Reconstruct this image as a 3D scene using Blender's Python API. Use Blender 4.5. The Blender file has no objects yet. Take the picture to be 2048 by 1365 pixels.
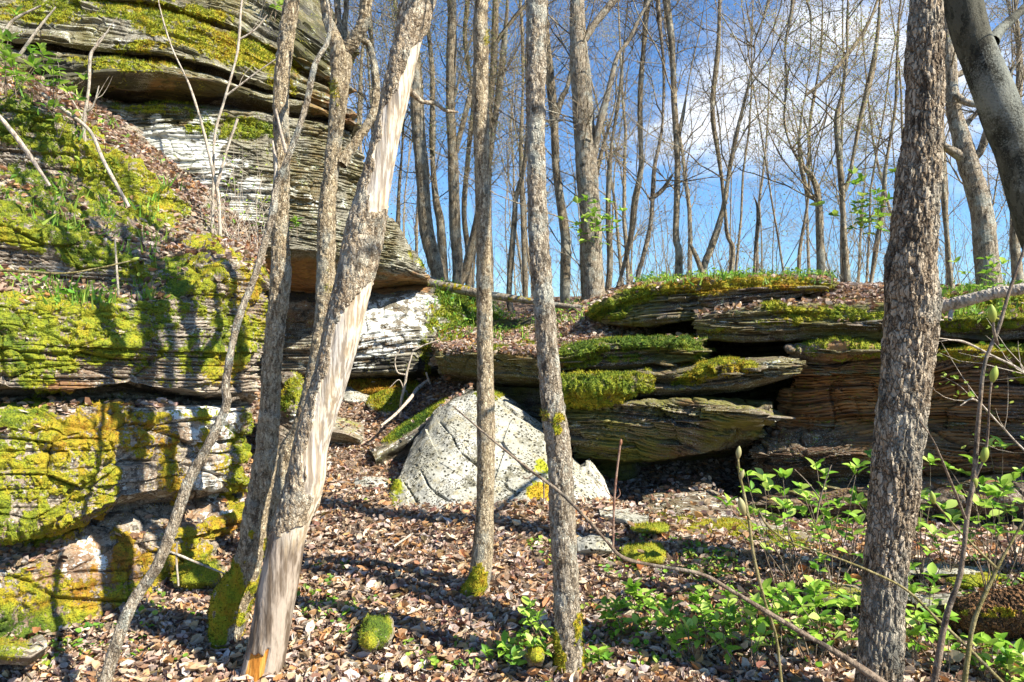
import bpy, math, random
import numpy as np
from mathutils import Matrix, Vector
random.seed(7)
RS = np.random.RandomState(11)
C = bpy.context.scene.collection
SC = bpy.context.scene

# ------------------------------------------------------------------ camera, sky, sun, exposure
F = 1479.0            # focal length in pixels of the 2048 px wide photograph
ZC = 1.6
cam_d = bpy.data.cameras.new('camera'); cam = bpy.data.objects.new('camera', cam_d); C.objects.link(cam)
cam_d.sensor_width = 36.0; cam_d.lens = 36.0 * F / 2048.0
cam.location = (0, 0, ZC); cam.rotation_euler = (math.radians(90), 0, 0)
cam_d.clip_start = 0.05; cam_d.clip_end = 1000
SC.camera = cam
SUN_EL = math.radians(43); SUN = Vector((0.64, -0.37, 0)).normalized() * math.cos(SUN_EL) + Vector((0, 0, math.sin(SUN_EL)))
sun_d = bpy.data.lights.new('sun', 'SUN'); sun = bpy.data.objects.new('sun', sun_d); C.objects.link(sun)
sun_d.energy = 5.0; sun_d.angle = math.radians(0.5); sun_d.color = (1.0, 0.93, 0.80)
sun.rotation_euler = SUN.to_track_quat('Z', 'Y').to_euler()
SC.view_settings.view_transform = 'Standard'; SC.view_settings.look = 'None'
SC.view_settings.exposure = 1.30; SC.view_settings.gamma = 1.0
SC.view_settings.use_curve_mapping = False
SC.cycles.max_bounces = 6; SC.cycles.diffuse_bounces = 3; SC.cycles.transparent_max_bounces = 4

class NT:
    """small helper to write node trees"""
    def __init__(s, tree):
        s.t = tree; s.n = tree.nodes; s.l = tree.links
    def node(s, typ, **kw):
        n = s.n.new(typ)
        for k, v in kw.items(): setattr(n, k, v)
        return n
    def put(s, n, key, v):
        if v is None: return
        if isinstance(v, bpy.types.NodeSocket): s.l.new(v, n.inputs[key])
        else: n.inputs[key].default_value = v
    def math(s, op, a, b=None, c=None, clamp=False):
        n = s.node('ShaderNodeMath', operation=op, use_clamp=clamp)
        s.put(n, 0, a); s.put(n, 1, b); s.put(n, 2, c); return n.outputs[0]
    def vmul(s, a, b):
        n = s.node('ShaderNodeVectorMath', operation='MULTIPLY'); s.put(n, 0, a); s.put(n, 1, b); return n.outputs[0]
    def vadd(s, a, b):
        n = s.node('ShaderNodeVectorMath', operation='ADD'); s.put(n, 0, a); s.put(n, 1, b); return n.outputs[0]
    def noise(s, vec, scale, detail=4, rough=0.55, dist=0.0):
        n = s.node('ShaderNodeTexNoise'); s.put(n, 'Vector', vec); s.put(n, 'Scale', scale); s.put(n, 'Detail', detail)
        s.put(n, 'Roughness', rough); s.put(n, 'Distortion', dist); return n.outputs[0]
    def vor(s, vec, scale, feature='F1'):
        n = s.node('ShaderNodeTexVoronoi', feature=feature); s.put(n, 'Vector', vec); s.put(n, 'Scale', scale); return n.outputs[0]
    def ss(s, x, a, b):
        n = s.node('ShaderNodeMapRange', interpolation_type='SMOOTHSTEP'); s.put(n, 0, x); s.put(n, 1, a); s.put(n, 2, b); return n.outputs[0]
    def mix(s, f, a, b):
        n = s.node('ShaderNodeMix', data_type='RGBA'); s.put(n, 0, f)
        s.put(n, 6, a if isinstance(a, bpy.types.NodeSocket) else (*a[:3], 1)); s.put(n, 7, b if isinstance(b, bpy.types.NodeSocket) else (*b[:3], 1)); return n.outputs[2]
    def attr(s, name, out='Fac'):
        n = s.node('ShaderNodeAttribute', attribute_name=name); return n.outputs[out]
    def xyz(s, x, y, z):
        n = s.node('ShaderNodeCombineXYZ'); s.put(n, 0, x); s.put(n, 1, y); s.put(n, 2, z); return n.outputs[0]
    def sep(s, v):
        n = s.node('ShaderNodeSeparateXYZ'); s.put(n, 0, v); return n.outputs
    def pos(s): return s.node('ShaderNodeNewGeometry').outputs['Position']
    def bump(s, h, strength, dist, normal=None):
        n = s.node('ShaderNodeBump'); s.put(n, 'Height', h); s.put(n, 'Strength', strength); s.put(n, 'Distance', dist); s.put(n, 'Normal', normal); return n.outputs[0]
    def ramp(s, f, stops):
        n = s.node('ShaderNodeValToRGB'); s.put(n, 0, f); e = n.color_ramp.elements
        while len(e) < len(stops): e.new(0.5)
        for k, (p, c) in enumerate(stops): e[k].position = p; e[k].color = (*c, 1)
        return n.outputs[0]

world = bpy.data.worlds.new('World'); SC.world = world; world.use_nodes = True
w = NT(world.node_tree); w.n.clear()
sky = w.node('ShaderNodeTexSky', sky_type='NISHITA', sun_disc=False)
sky.sun_elevation = SUN_EL; sky.sun_rotation = math.atan2(SUN.x, SUN.y); sky.air_density = 1.0; sky.dust_density = 0.3; sky.ozone_density = 2.5
tc = w.node('ShaderNodeTexCoord').outputs['Generated']
sp = w.sep(tc)
# clouds laid out on a flat layer above the wood: direction / height
zz = w.math('MAXIMUM', sp[2], 0.03)
cl = w.xyz(w.math('DIVIDE', sp[0], w.math('ADD', zz, 0.18)), w.math('DIVIDE', sp[1], w.math('ADD', zz, 0.18)), 0.0)
n1 = w.noise(w.vadd(w.vmul(cl, (1.0, 1.0, 1.0)), (3.1, 7.7, 0)), 1.1, 7, 0.6, 0.5)
dp = w.node('ShaderNodeVectorMath', operation='DOT_PRODUCT'); w.put(dp, 0, tc); w.put(dp, 1, Vector((0.44, 1.0, 0.38)).normalized())
bank = w.ss(dp.outputs['Value'], 0.962, 0.999)
dp2 = w.node('ShaderNodeVectorMath', operation='DOT_PRODUCT'); w.put(dp2, 0, tc); w.put(dp2, 1, Vector((-0.32, 1.0, 0.47)).normalized())
bank2 = w.ss(dp2.outputs['Value'], 0.96, 0.998)
cf = w.math('ADD', n1, w.math('ADD', w.math('MULTIPLY', bank, 0.20), w.math('MULTIPLY', bank2, 0.16)))
cm = w.ss(cf, 0.60, 0.82)
tint = w.node('ShaderNodeMix', data_type='RGBA', blend_type='MULTIPLY'); w.put(tint, 0, 1.0); w.put(tint, 6, sky.outputs[0]); w.put(tint, 7, (0.66, 0.95, 1.22, 1))
col = w.mix(w.math('MULTIPLY', cm, 0.9), tint.outputs[2], (7.6, 7.8, 8.2))
bg = w.node('ShaderNodeBackground'); w.put(bg, 'Color', col); w.put(bg, 'Strength', 0.074)
w.l.new(bg.outputs[0], w.node('ShaderNodeOutputWorld').inputs[0])

# ------------------------------------------------------------------ numeric helpers
def W(px, py, Y):
    px = np.asarray(px, float); py = np.asarray(py, float); Y = np.asarray(Y, float)
    return np.stack([(px - 1024) / F * Y, Y, (682.5 - py) / F * Y + ZC], -1)
def PX(P):
    return 1024 + F * P[..., 0] / np.maximum(P[..., 1], .3), 682.5 - F * (P[..., 2] - ZC) / np.maximum(P[..., 1], .3)
def h3(ix, iy, iz, seed=0):
    with np.errstate(over='ignore'):
        h = (ix.astype(np.int64) * 374761393 + iy.astype(np.int64) * 668265263 + iz.astype(np.int64) * 2147483647 + seed * 974634777) & 0xffffffff
        h = ((h ^ (h >> 13)) * 1274126177) & 0xffffffff
        h = ((h ^ (h >> 16)) * 2246822519) & 0xffffffff
        h = h ^ (h >> 15)
    return (h & 0xffffff) / float(0x1000000)
def vn(x, y, z, seed=0):
    x, y, z = np.broadcast_arrays(np.asarray(x, float), np.asarray(y, float), np.asarray(z, float))
    xi, yi, zi = np.floor(x), np.floor(y), np.floor(z)
    fx, fy, fz = x - xi, y - yi, z - zi
    fx = fx * fx * (3 - 2 * fx); fy = fy * fy * (3 - 2 * fy); fz = fz * fz * (3 - 2 * fz)
    r = 0
    for a in (0, 1):
        for b in (0, 1):
            for c in (0, 1):
                r = r + h3(xi + a, yi + b, zi + c, seed) * (fx if a else 1 - fx) * (fy if b else 1 - fy) * (fz if c else 1 - fz)
    return r
def fbm(x, y, z, o=4, seed=0, g=0.5):
    r = 0; a = 1; s = 0
    for k in range(o):
        r = r + a * vn(x * 2.03 ** k, y * 2.03 ** k, z * 2.03 ** k, seed + k); s += a; a *= g
    return r / s
def worley(x, y, z, seed=0):
    xi, yi, zi = np.floor(x), np.floor(y), np.floor(z)
    f1 = np.full(x.shape, 9.0); f2 = f1.copy(); idv = np.zeros(x.shape)
    for a in (-1, 0, 1):
        for b in (-1, 0, 1):
            for c in (-1, 0, 1):
                X, Y, Z = xi + a, yi + b, zi + c
                d = (X + h3(X, Y, Z, seed) - x) ** 2 + (Y + h3(X, Y, Z, seed + 1) - y) ** 2 + (Z + h3(X, Y, Z, seed + 2) - z) ** 2
                m = d < f1
                f2 = np.where(m, f1, np.minimum(f2, d)); f1 = np.where(m, d, f1)
                idv = np.where(m, h3(X, Y, Z, seed + 3), idv)
    return np.sqrt(f1), np.sqrt(f2), idv
def sst(x, a, b):
    t = np.clip((x - a) / (b - a), 0, 1); return t * t * (3 - 2 * t)

def link_mesh(name, V, Fc, mat, attrs=None, cols=None, parent=None, smooth=False, origin=None, nside=None):
    """V Nx3, Fc array of faces (k x 3 or k x 4), attrs: float per point, cols: rgb per point"""
    V = np.asarray(V, np.float32)
    if origin is not None: V = V - np.asarray(origin, np.float32)
    me = bpy.data.meshes.new(name)
    Fc = np.asarray(Fc, np.int32); k, n = Fc.shape
    me.vertices.add(len(V)); me.vertices.foreach_set('co', V.ravel())
    me.loops.add(k * n); me.loops.foreach_set('vertex_index', Fc.ravel())
    me.polygons.add(k); me.polygons.foreach_set('loop_start', np.arange(0, k * n, n, dtype=np.int32))
    me.polygons.foreach_set('loop_total', np.full(k, n, np.int32))
    me.polygons.foreach_set('use_smooth', np.full(k, smooth, bool))
    me.update(calc_edges=True)
    for a, v in (attrs or {}).items():
        at = me.attributes.new(a, 'FLOAT', 'POINT'); at.data.foreach_set('value', np.asarray(v, np.float32).ravel())
    for a, v in (cols or {}).items():
        at = me.attributes.new(a, 'FLOAT_COLOR', 'POINT')
        v = np.asarray(v, np.float32)
        at.data.foreach_set('color', np.concatenate([v, np.ones((len(v), 1), np.float32)], 1).ravel())
    if mat: me.materials.append(mat)
    o = bpy.data.objects.new(name, me); C.objects.link(o)
    if origin is not None: o.location = [float(q) for q in origin]
    if parent is not None:
        o.parent = parent
        if origin is None: o.matrix_parent_inverse = Matrix.Translation(-parent.location)
        else: o.location = [float(q) - p for q, p in zip(origin, parent.location)]
    return o
def tag(o, label=None, cat=None, group=None, kind=None):
    if label: o['label'] = label
    if cat: o['category'] = cat
    if group: o['group'] = group
    if kind: o['kind'] = kind
    return o
def empty(name, loc, label=None, cat=None, group=None, kind=None):
    o = bpy.data.objects.new(name, None); C.objects.link(o); o.location = [float(q) for q in loc]
    o.empty_display_size = .2
    return tag(o, label, cat, group, kind)

# ------------------------------------------------------------------ materials
def new_mat(name):
    m = bpy.data.materials.new(name); m.use_nodes = True; t = NT(m.node_tree); t.n.clear()
    b = t.node('ShaderNodeBsdfPrincipled'); o = t.node('ShaderNodeOutputMaterial'); t.l.new(b.outputs[0], o.inputs[0])
    return m, t, b
MOSS_STOPS = [(0.0, (0.030, 0.075, 0.010)), (0.28, (0.10, 0.16, 0.014)), (0.55, (0.31, 0.33, 0.02)), (0.78, (0.42, 0.31, 0.02)), (1.0, (0.38, 0.17, 0.02))]
def rock_mat(name, cA, cB, cC, cD):
    m, t, b = new_mat(name); P = t.pos(); p = t.sep(P)
    bed = t.attr('bed')
    v1 = t.xyz(t.math('MULTIPLY', p[0], 1.3), t.math('MULTIPLY', p[1], 1.3), t.math('MULTIPLY', bed, 26.0))
    v2 = t.xyz(t.math('MULTIPLY', p[0], 4.0), t.math('MULTIPLY', p[1], 4.0), t.math('MULTIPLY', bed, 90.0))
    pln = t.attr('plain'); s1 = t.noise(v1, 1.0, 5, 0.6); s2 = t.noise(v2, 1.0, 4, 0.6)
    s1 = t.math('ADD', t.math('MULTIPLY', s1, t.math('SUBTRACT', 1.0, pln)), t.math('MULTIPLY', t.noise(P, 6, 5, .6), pln)); s2 = t.math('ADD', t.math('MULTIPLY', s2, t.math('SUBTRACT', 1.0, pln)), t.math('MULTIPLY', t.noise(P, 24, 4, .6), pln))
    big = t.noise(P, 1.6, 5, 0.6); fine = t.noise(P, 55, 5, 0.65); med = t.noise(P, 9, 5, 0.62)
    c = t.mix(t.ss(s1, 0.35, 0.65), cA, cB)
    c = t.mix(t.ss(big, 0.44, 0.62), c, t.mix(t.ss(s1, .35, .65), cC, cA))
    c = t.mix(t.math('MULTIPLY', t.ss(s2, 0.47, 0.60), 0.85), c, cD)
    c = t.mix(t.math('MULTIPLY', t.ss(fine, 0.5, 0.72), 0.55), c, cB)
    fl = t.noise(P, 95, 4, .7); c = t.mix(t.math('MULTIPLY', t.ss(t.math('ADD', fl, t.math('MULTIPLY', med, .3)), .70, .78), .8), c, (0.50, 0.50, 0.44)); c = t.mix(t.math('MULTIPLY', t.ss(t.math('ADD', fl, t.math('MULTIPLY', med, .3)), .56, .48), .6), c, cD)
    ru = t.math('MULTIPLY', t.attr('rust'), t.ss(t.math('ADD', med, t.math('MULTIPLY', t.attr('rust'), 0.25)), 0.5, 0.68))
    c = t.mix(ru, c, t.mix(t.ss(s1, .4, .6), (0.17, 0.085, 0.04), (0.34, 0.17, 0.06)))
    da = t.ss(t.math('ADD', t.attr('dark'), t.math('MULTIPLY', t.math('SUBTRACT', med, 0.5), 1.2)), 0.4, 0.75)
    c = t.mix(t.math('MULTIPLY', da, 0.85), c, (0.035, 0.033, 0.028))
    li = t.ss(t.math('ADD', t.attr('lich'), t.math('ADD', t.math('MULTIPLY', t.math('SUBTRACT', med, 0.5), 2.2), t.math('ADD', t.math('MULTIPLY', t.math('SUBTRACT', s2, 0.5), 1.3), t.math('MULTIPLY', t.math('SUBTRACT', fine, 0.5), 1.0)))), 0.50, 0.66)
    c = t.mix(li, c, t.mix(t.ss(med, .4, .6), (0.42, 0.43, 0.41), (0.64, 0.64, 0.60)))
    gr = t.math('MULTIPLY', t.attr('alga'), t.ss(t.math('ADD', big, t.math('MULTIPLY', s1, 0.35)), 0.52, 0.80))
    c = t.mix(gr, c, t.mix(t.ss(s2, .4, .6), (0.10, 0.11, 0.02), (0.21, 0.19, 0.04)))
    mo = t.ss(t.math('ADD', t.attr('moss'), t.math('ADD', t.math('MULTIPLY', t.math('SUBTRACT', fine, 0.5), 3.0), t.math('MULTIPLY', t.math('SUBTRACT', med, 0.5), 2.0))), 0.32, 0.62)
    mn = t.noise(P, 120, 3, 0.7); ml = t.noise(P, 14, 4, 0.6)
    hue = t.math('ADD', t.attr('hue'), t.math('ADD', t.math('MULTIPLY', t.math('SUBTRACT', ml, 0.5), 1.0), t.math('MULTIPLY', t.math('SUBTRACT', mn, 0.5), 0.45)))
    mc = t.ramp(hue, MOSS_STOPS)
    mc = t.mix(t.math('MULTIPLY', t.ss(mn, 0.52, 0.36), 0.75), mc, (0.04, 0.042, 0.010))
    c = t.mix(mo, c, mc)
    h = t.math('ADD', t.math('MULTIPLY', s1, 0.5), t.math('ADD', t.math('MULTIPLY', s2, 0.45), t.math('MULTIPLY', fine, 0.25)))
    hm = t.math('MULTIPLY', mn, 1.0)
    hh = t.mix(mo, t.xyz(h, h, h), t.xyz(hm, hm, hm))
    t.put(b, 'Normal', t.bump(hh, 0.75, 0.025)); t.put(b, 'Base Color', c); t.put(b, 'Roughness', 0.85); t.put(b, 'Specular IOR Level', 0.25)
    return m
M = {}
M['rockA'] = rock_mat('rock_grey_banded', (0.10, 0.085, 0.055), (0.30, 0.275, 0.215), (0.13, 0.075, 0.03), (0.022, 0.019, 0.014))
M['rockB'] = rock_mat('rock_mossy_tan', (0.20, 0.155, 0.11), (0.40, 0.34, 0.27), (0.20, 0.13, 0.08), (0.045, 0.035, 0.025))
M['rockC'] = rock_mat('rock_brown_slate', (0.095, 0.058, 0.038), (0.24, 0.185, 0.135), (0.11, 0.05, 0.032), (0.018, 0.014, 0.011))

def boulder_mat():
    m, t, b = new_mat('pale_speckled_rock'); P = t.pos()
    big = t.noise(P, 3, 5, 0.6); med = t.noise(P, 14, 5, 0.65); fine = t.noise(P, 70, 4, 0.6)
    c = t.mix(t.ss(big, .4, .65), (0.32, 0.31, 0.25), (0.50, 0.49, 0.43))
    c = t.mix(t.math('MULTIPLY', t.ss(med, .5, .62), .6), c, (0.30, 0.25, 0.13)); c = t.mix(t.math('MULTIPLY', t.ss(t.noise(P, 6, 6, .72), .52, .62), .8), c, (0.11, 0.10, 0.06))
    c = t.mix(t.math('MULTIPLY', t.ss(fine, .55, .7), .5), c, (0.62, 0.61, 0.55))
    vv = t.node('ShaderNodeTexVoronoi', feature='F1'); t.put(vv, 'Vector', P); t.put(vv, 'Scale', 30); dens = t.ss(t.noise(P, 2.2, 3, .6), .30, .48)
    spot = t.math('MULTIPLY', t.ss(t.math('ADD', vv.outputs[0], t.math('MULTIPLY', t.math('SUBTRACT', fine, .5), .8)), .36, .26), t.math('MULTIPLY', dens, t.ss(t.sep(vv.outputs[1])[0], .12, .2)))
    d2 = t.vor(P, 62); spot2 = t.math('MULTIPLY', t.ss(d2, .40, .28), t.ss(t.noise(P, 5, 3, .6), .42, .54))
    c = t.mix(t.math('MAXIMUM', spot, spot2), c, (0.035, 0.033, 0.022))
    mo = t.ss(t.math('ADD', t.attr('moss'), t.math('MULTIPLY', t.math('SUBTRACT', med, .5), 1.2)), .4, .55)
    mn = t.noise(P, 120, 3, .7)
    c = t.mix(mo, c, t.ramp(t.math('ADD', t.attr('hue'), t.math('MULTIPLY', t.math('SUBTRACT', mn, .5), .5)), MOSS_STOPS))
    da = t.ss(t.math('ADD', t.attr('dark'), t.math('MULTIPLY', t.math('SUBTRACT', med, .5), .8)), .45, .6)
    c = t.mix(da, c, (0.05, 0.045, 0.035))
    t.put(b, 'Normal', t.bump(t.math('ADD', med, t.math('MULTIPLY', fine, .4)), .7, .02)); t.put(b, 'Base Color', c); t.put(b, 'Roughness', .9)
    t.put(b, 'Specular IOR Level', .2)
    return m
M['boulder'] = boulder_mat()

def col_mat(name, rough=.8, trans=0.0, bumps=None, var=0.25):
    """colour per point from the 'col' attribute with a little grain"""
    m, t, b = new_mat(name); P = t.pos()
    n = t.noise(P, 45, 3, .6)
    c = t.mix(t.math('MULTIPLY', t.ss(n, .3, .7), var), t.attr('col', 'Color'), (0.10, 0.07, 0.05))
    t.put(b, 'Base Color', c); t.put(b, 'Roughness', rough); t.put(b, 'Specular IOR Level', .25)
    if bumps: t.put(b, 'Normal', t.bump(t.noise(P, bumps, 4, .6), .5, .01))
    if trans:
        tr = t.node('ShaderNodeBsdfTranslucent'); t.put(tr, 'Color', c); mx = t.node('ShaderNodeMixShader'); t.put(mx, 0, trans)
        t.l.new(b.outputs[0], mx.inputs[1]); t.l.new(tr.outputs[0], mx.inputs[2])
        t.l.new(mx.outputs[0], [q for q in t.n if q.type == 'OUTPUT_MATERIAL'][0].inputs[0])
    return m
M['leaf_dead'] = col_mat('dead_leaf', .75, .15)
M['green'] = col_mat('green_leaf', .5, .35, var=.1)
M['tuft'] = col_mat('moss_tuft', .8, .3, var=.15)

def bark_mat(name, cA, cB, cC, lich=(0.5, 0.53, 0.46), lamt=.5, sc=1.0, stretch=.25, moss=0.0, gap=.45):
    m, t, b = new_mat(name); P = t.pos()
    v = t.vmul(P, (1, 1, stretch))
    wb = t.vadd(v, t.vmul(t.xyz(t.noise(P, 30, 2), t.noise(P, 31, 2), 0.0), (.035, .035, 0)))
    a = t.noise(v, 46 * sc, 6, .68); g = t.noise(P, 7 * sc, 5, .6); f = t.noise(P, 120, 5, .7)
    pl = t.node('ShaderNodeTexVoronoi', feature='DISTANCE_TO_EDGE'); t.put(pl, 'Vector', wb); t.put(pl, 'Scale', 105 * sc); pe = pl.outputs[0]
    pc = t.node('ShaderNodeTexVoronoi', feature='F1'); t.put(pc, 'Vector', wb); t.put(pc, 'Scale', 105 * sc); pr = t.sep(pc.outputs[1])[0]
    c = t.mix(t.ss(a, .40, .60), cA, cB)
    c = t.mix(t.math('MULTIPLY', t.ss(pr, .45, .8), .7), c, cC)
    c = t.mix(t.math('MULTIPLY', t.ss(f, .5, .62), .6), c, cC)
    mott = t.math('MULTIPLY', t.ss(t.math('ADD', t.noise(t.vmul(P, (1, 1, .5)), 22 * sc, 5, .7), t.math('MULTIPLY', g, .35)), .70, .80), .8)
    c = t.mix(mott, c, tuple(q * .35 for q in cA))
    c = t.mix(t.math('MULTIPLY', t.ss(pe, .10, .02), gap), c, tuple(q * .3 for q in cA))
    li = t.math('MULTIPLY', t.ss(t.math('ADD', g, t.math('MULTIPLY', f, .35)), .68, .80), lamt)
    c = t.mix(li, c, lich)
    mo = t.ss(t.math('ADD', t.attr('moss'), t.math('MULTIPLY', t.math('SUBTRACT', f, .5), 1.2)), .35, .6)
    hue = t.math('ADD', .66, t.math('MULTIPLY', t.math('SUBTRACT', t.noise(P, 18, 3, .6), .5), 1.4))
    c = t.mix(mo, c, t.ramp(hue, MOSS_STOPS))
    bw = t.attr('bare')
    gr = t.noise(t.vmul(P, (1, 1, .06)), 60, 5, .6)
    wood = t.mix(t.ss(gr, .40, .58), (0.34, 0.26, 0.17), (0.64, 0.55, 0.42))
    wood = t.mix(t.math('MULTIPLY', t.ss(t.noise(t.vmul(P, (1, 1, .3)), 8, 4, .65), .46, .60), .75), wood, t.mix(t.ss(gr, .45, .6), (0.22, 0.19, 0.16), (0.52, 0.48, 0.43)))
    wood = t.mix(t.ss(t.attr('rot'), .35, .6), wood, t.mix(t.ss(gr, .42, .6), (0.52, 0.20, 0.03), (0.72, 0.36, 0.08)))
    wth = t.ss(t.math('ADD', t.attr('weather'), t.math('MULTIPLY', t.math('SUBTRACT', gr, .5), 1.6)), .35, .75)
    wood = t.mix(t.math('MULTIPLY', wth, t.math('SUBTRACT', 1.0, t.ss(t.attr('rot'), .3, .5))), wood, t.mix(t.ss(t.noise(t.vmul(P, (1, 1, .12)), 22, 4, .65), .4, .6), (0.13, 0.095, 0.065), (0.40, 0.33, 0.26)))
    c = t.mix(t.ss(bw, .45, .55), c, wood)
    hgt = t.math('ADD', a, t.math('ADD', t.math('MULTIPLY', f, .5), t.math('MULTIPLY', t.ss(pe, .0, .15), gap * .8))); hb = t.math('MULTIPLY', gr, .35)
    hh = t.mix(t.ss(bw, .45, .55), t.xyz(hgt, hgt, hgt), t.xyz(hb, hb, hb))
    t.put(b, 'Normal', t.bump(hh, .9, .016)); t.put(b, 'Base Color', c); t.put(b, 'Roughness', .88); t.put(b, 'Specular IOR Level', .2)
    return m
M['bark_tan'] = bark_mat('bark_tan', (0.17, 0.12, 0.07), (0.42, 0.33, 0.20), (0.62, 0.52, 0.36), lamt=.35)
M['bark_grey'] = bark_mat('bark_grey', (0.14, 0.105, 0.07), (0.36, 0.29, 0.20), (0.54, 0.47, 0.36), lamt=.5)
M['bark_dark'] = bark_mat('bark_dark', (0.11, 0.075, 0.045), (0.32, 0.24, 0.155), (0.54, 0.45, 0.33), lamt=.2, sc=.62, stretch=.28, gap=.7)
M['bark_smooth'] = bark_mat('bark_smooth_olive', (0.028, 0.028, 0.020), (0.07, 0.068, 0.048), (0.12, 0.115, 0.085), lamt=.3, sc=.35, gap=0)
M['bark_far'] = bark_mat('bark_far', (0.13, 0.095, 0.06), (0.34, 0.27, 0.17), (0.50, 0.42, 0.29), lamt=.35, sc=.7)
M['twig'] = bark_mat('twig_bark', (0.10, 0.07, 0.05), (0.22, 0.16, 0.11), (0.32, 0.25, 0.18), lamt=.1, gap=0)
M['twig_pale'] = bark_mat('twig_bark_pale', (0.34, 0.27, 0.20), (0.50, 0.42, 0.33), (0.62, 0.54, 0.44), lamt=.2, gap=0)
M['twig_red'] = bark_mat('twig_bark_red', (0.16, 0.07, 0.05), (0.30, 0.16, 0.11), (0.36, 0.25, 0.18), lamt=.1, gap=0)
M['twig_olive'] = bark_mat('twig_bark_olive', (0.14, 0.12, 0.04), (0.26, 0.22, 0.08), (0.36, 0.30, 0.15), lamt=.1, gap=0)
M['rotten'] = bark_mat('rotten_wood', (0.05, 0.03, 0.018), (0.16, 0.09, 0.045), (0.34, 0.17, 0.07), lamt=.05, sc=.6, stretch=1.0, gap=.6)
M['dead'] = bark_mat('bark_of_dead_trunk', (0.20, 0.14, 0.085), (0.44, 0.34, 0.22), (0.64, 0.55, 0.41), lamt=.3)
# ------------------------------------------------------------------ ground
GC = [(0,1365,3.75),(500,1365,3.35),(1024,1365,3.25),(1500,1365,3.15),(2048,1365,3.05),(-300,1330,3.9),(2300,1340,3.0),
      (0,1290,4.0),(250,1215,4.3),(430,1150,4.75),(700,1170,4.25),(950,1190,4.1),(1140,1215,3.95),(1400,1200,3.9),(1750,1190,3.75),(2048,1190,3.55),
      (490,1065,5.35),(650,1010,5.6),(780,1020,5.5),(1000,1015,5.35),(1190,1020,5.3),(1400,1060,5.05),(1600,1090,4.7),(1850,1110,4.4),(2100,1110,4.1),
      (700,900,7.0),(620,880,7.3),(720,825,8.2),(790,800,8.6),(830,775,8.9),(920,765,8.4),(860,850,7.6),(930,800,7.9),
      (1250,1000,6.3),(1450,1012,6.2),(1650,1052,5.9),(1850,1052,5.5),(2100,1062,5.2),(2500,1062,4.6),(1250,935,7.4),(1450,940,7.3),(1700,965,7.0),(2048,975,6.6),(2500,990,6.0)]
GP = W([g[0] for g in GC], [g[1] for g in GC], [g[2] for g in GC])
# near the camera, and the plateau behind the rocks
XTRA = [(0, 0, -0.25), (-3, 0, -0.3), (3, 0, -0.25), (0, 1.6, -.10), (3, 1.8, -.08), (-3, 2, -.25), (-7, 3, -.5), (7, 3, .0), (8, -8, -.6), (-8, -8, -1.0),
        (-.3, 10.6, 1.85), (-1.2, 11, 1.95), (.6, 10, 1.9), (1.3, 9.2, 1.95), (2.4, 8.6, 2.05), (4.3, 8.4, 2.05), (6.5, 7.8, 2.1), (9.5, 6.6, 2.1), (6, 11, 2.2), (2, 14, 2.4), (-2, 15, 2.5), (-6, 13, 2.6),
        (-6.5, 9.5, 2.4), (-9, 6, 1.2), (0, 25, 2.2), (15, 22, 2.0), (-15, 22, 2.6), (0, 60, 1.2), (50, 50, 1.0), (-50, 50, 1.5), (60, -20, -1), (-60, -20, -2), (0, -60, -2), (0, 140, -1), (130, 60, -1), (-130, 60, -1)]
GP = np.concatenate([GP, np.array(XTRA, float)])
_d = np.sqrt(((GP[:, None, :2] - GP[None, :, :2]) ** 2).sum(-1))
_A = np.block([[_d + np.eye(len(GP)) * 0.02, np.ones((len(GP), 1))], [np.ones((1, len(GP))), np.zeros((1, 1))]])
_w = np.linalg.solve(_A, np.concatenate([GP[:, 2], [0]]))
def G(x, y, detail=True):
    x = np.asarray(x, float); y = np.asarray(y, float); sh = x.shape
    q = np.stack([x.ravel(), y.ravel()], -1); out = np.empty(len(q))
    for i in range(0, len(q), 40000):
        d = np.sqrt(((q[i:i + 40000, None, :] - GP[None, :, :2]) ** 2).sum(-1)); out[i:i + 40000] = d @ _w[:-1] + _w[-1]
    z = out.reshape(sh)
    if detail: z = z + (fbm(x * 1.7, y * 1.7, 0 * x, 3, 5) - .5) * .10 + (fbm(x * 7, y * 7, 0 * x, 2, 9) - .5) * .035
    return z
def axis(lo, hi, st, far):
    a = list(np.arange(lo, hi, st)); s = st
    while a[-1] < far: s *= 1.16; a.append(a[-1] + s)
    s = st
    while a[0] > -far: s *= 1.16; a.insert(0, a[0] - s)
    return np.array(a)
gx = axis(-5.2, 5.2, .045, 180); gy = axis(1.2, 11.5, .045, 180)
GX, GY = np.meshgrid(gx, gy); GZ = G(GX, GY)
nn = len(gx); ii, jj = np.meshgrid(np.arange(len(gy) - 1), np.arange(nn - 1), indexing='ij'); ii = ii.ravel(); jj = jj.ravel()
gm, t, b = new_mat('forest_soil'); P_ = t.pos()
n1_ = t.noise(P_, 9, 6, .65); n2_ = t.noise(P_, 60, 5, .65); vo_ = t.vor(P_, 26)
c_ = t.mix(t.ss(n1_, .4, .62), (0.13, 0.085, 0.055), (0.28, 0.19, 0.12)); c_ = t.mix(t.ss(n2_, .48, .64), c_, (0.42, 0.31, 0.22))
t.put(b, 'Base Color', c_); t.put(b, 'Roughness', .95); t.put(b, 'Normal', t.bump(t.math('ADD', n2_, t.math('MULTIPLY', vo_, .6)), 1, .04)); M['soil'] = gm
tag(link_mesh('ground', np.stack([GX.ravel(), GY.ravel(), GZ.ravel()], -1), np.stack([ii * nn + jj, ii * nn + jj + 1, (ii + 1) * nn + jj + 1, (ii + 1) * nn + jj], -1), gm, smooth=True), kind='structure')

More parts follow.
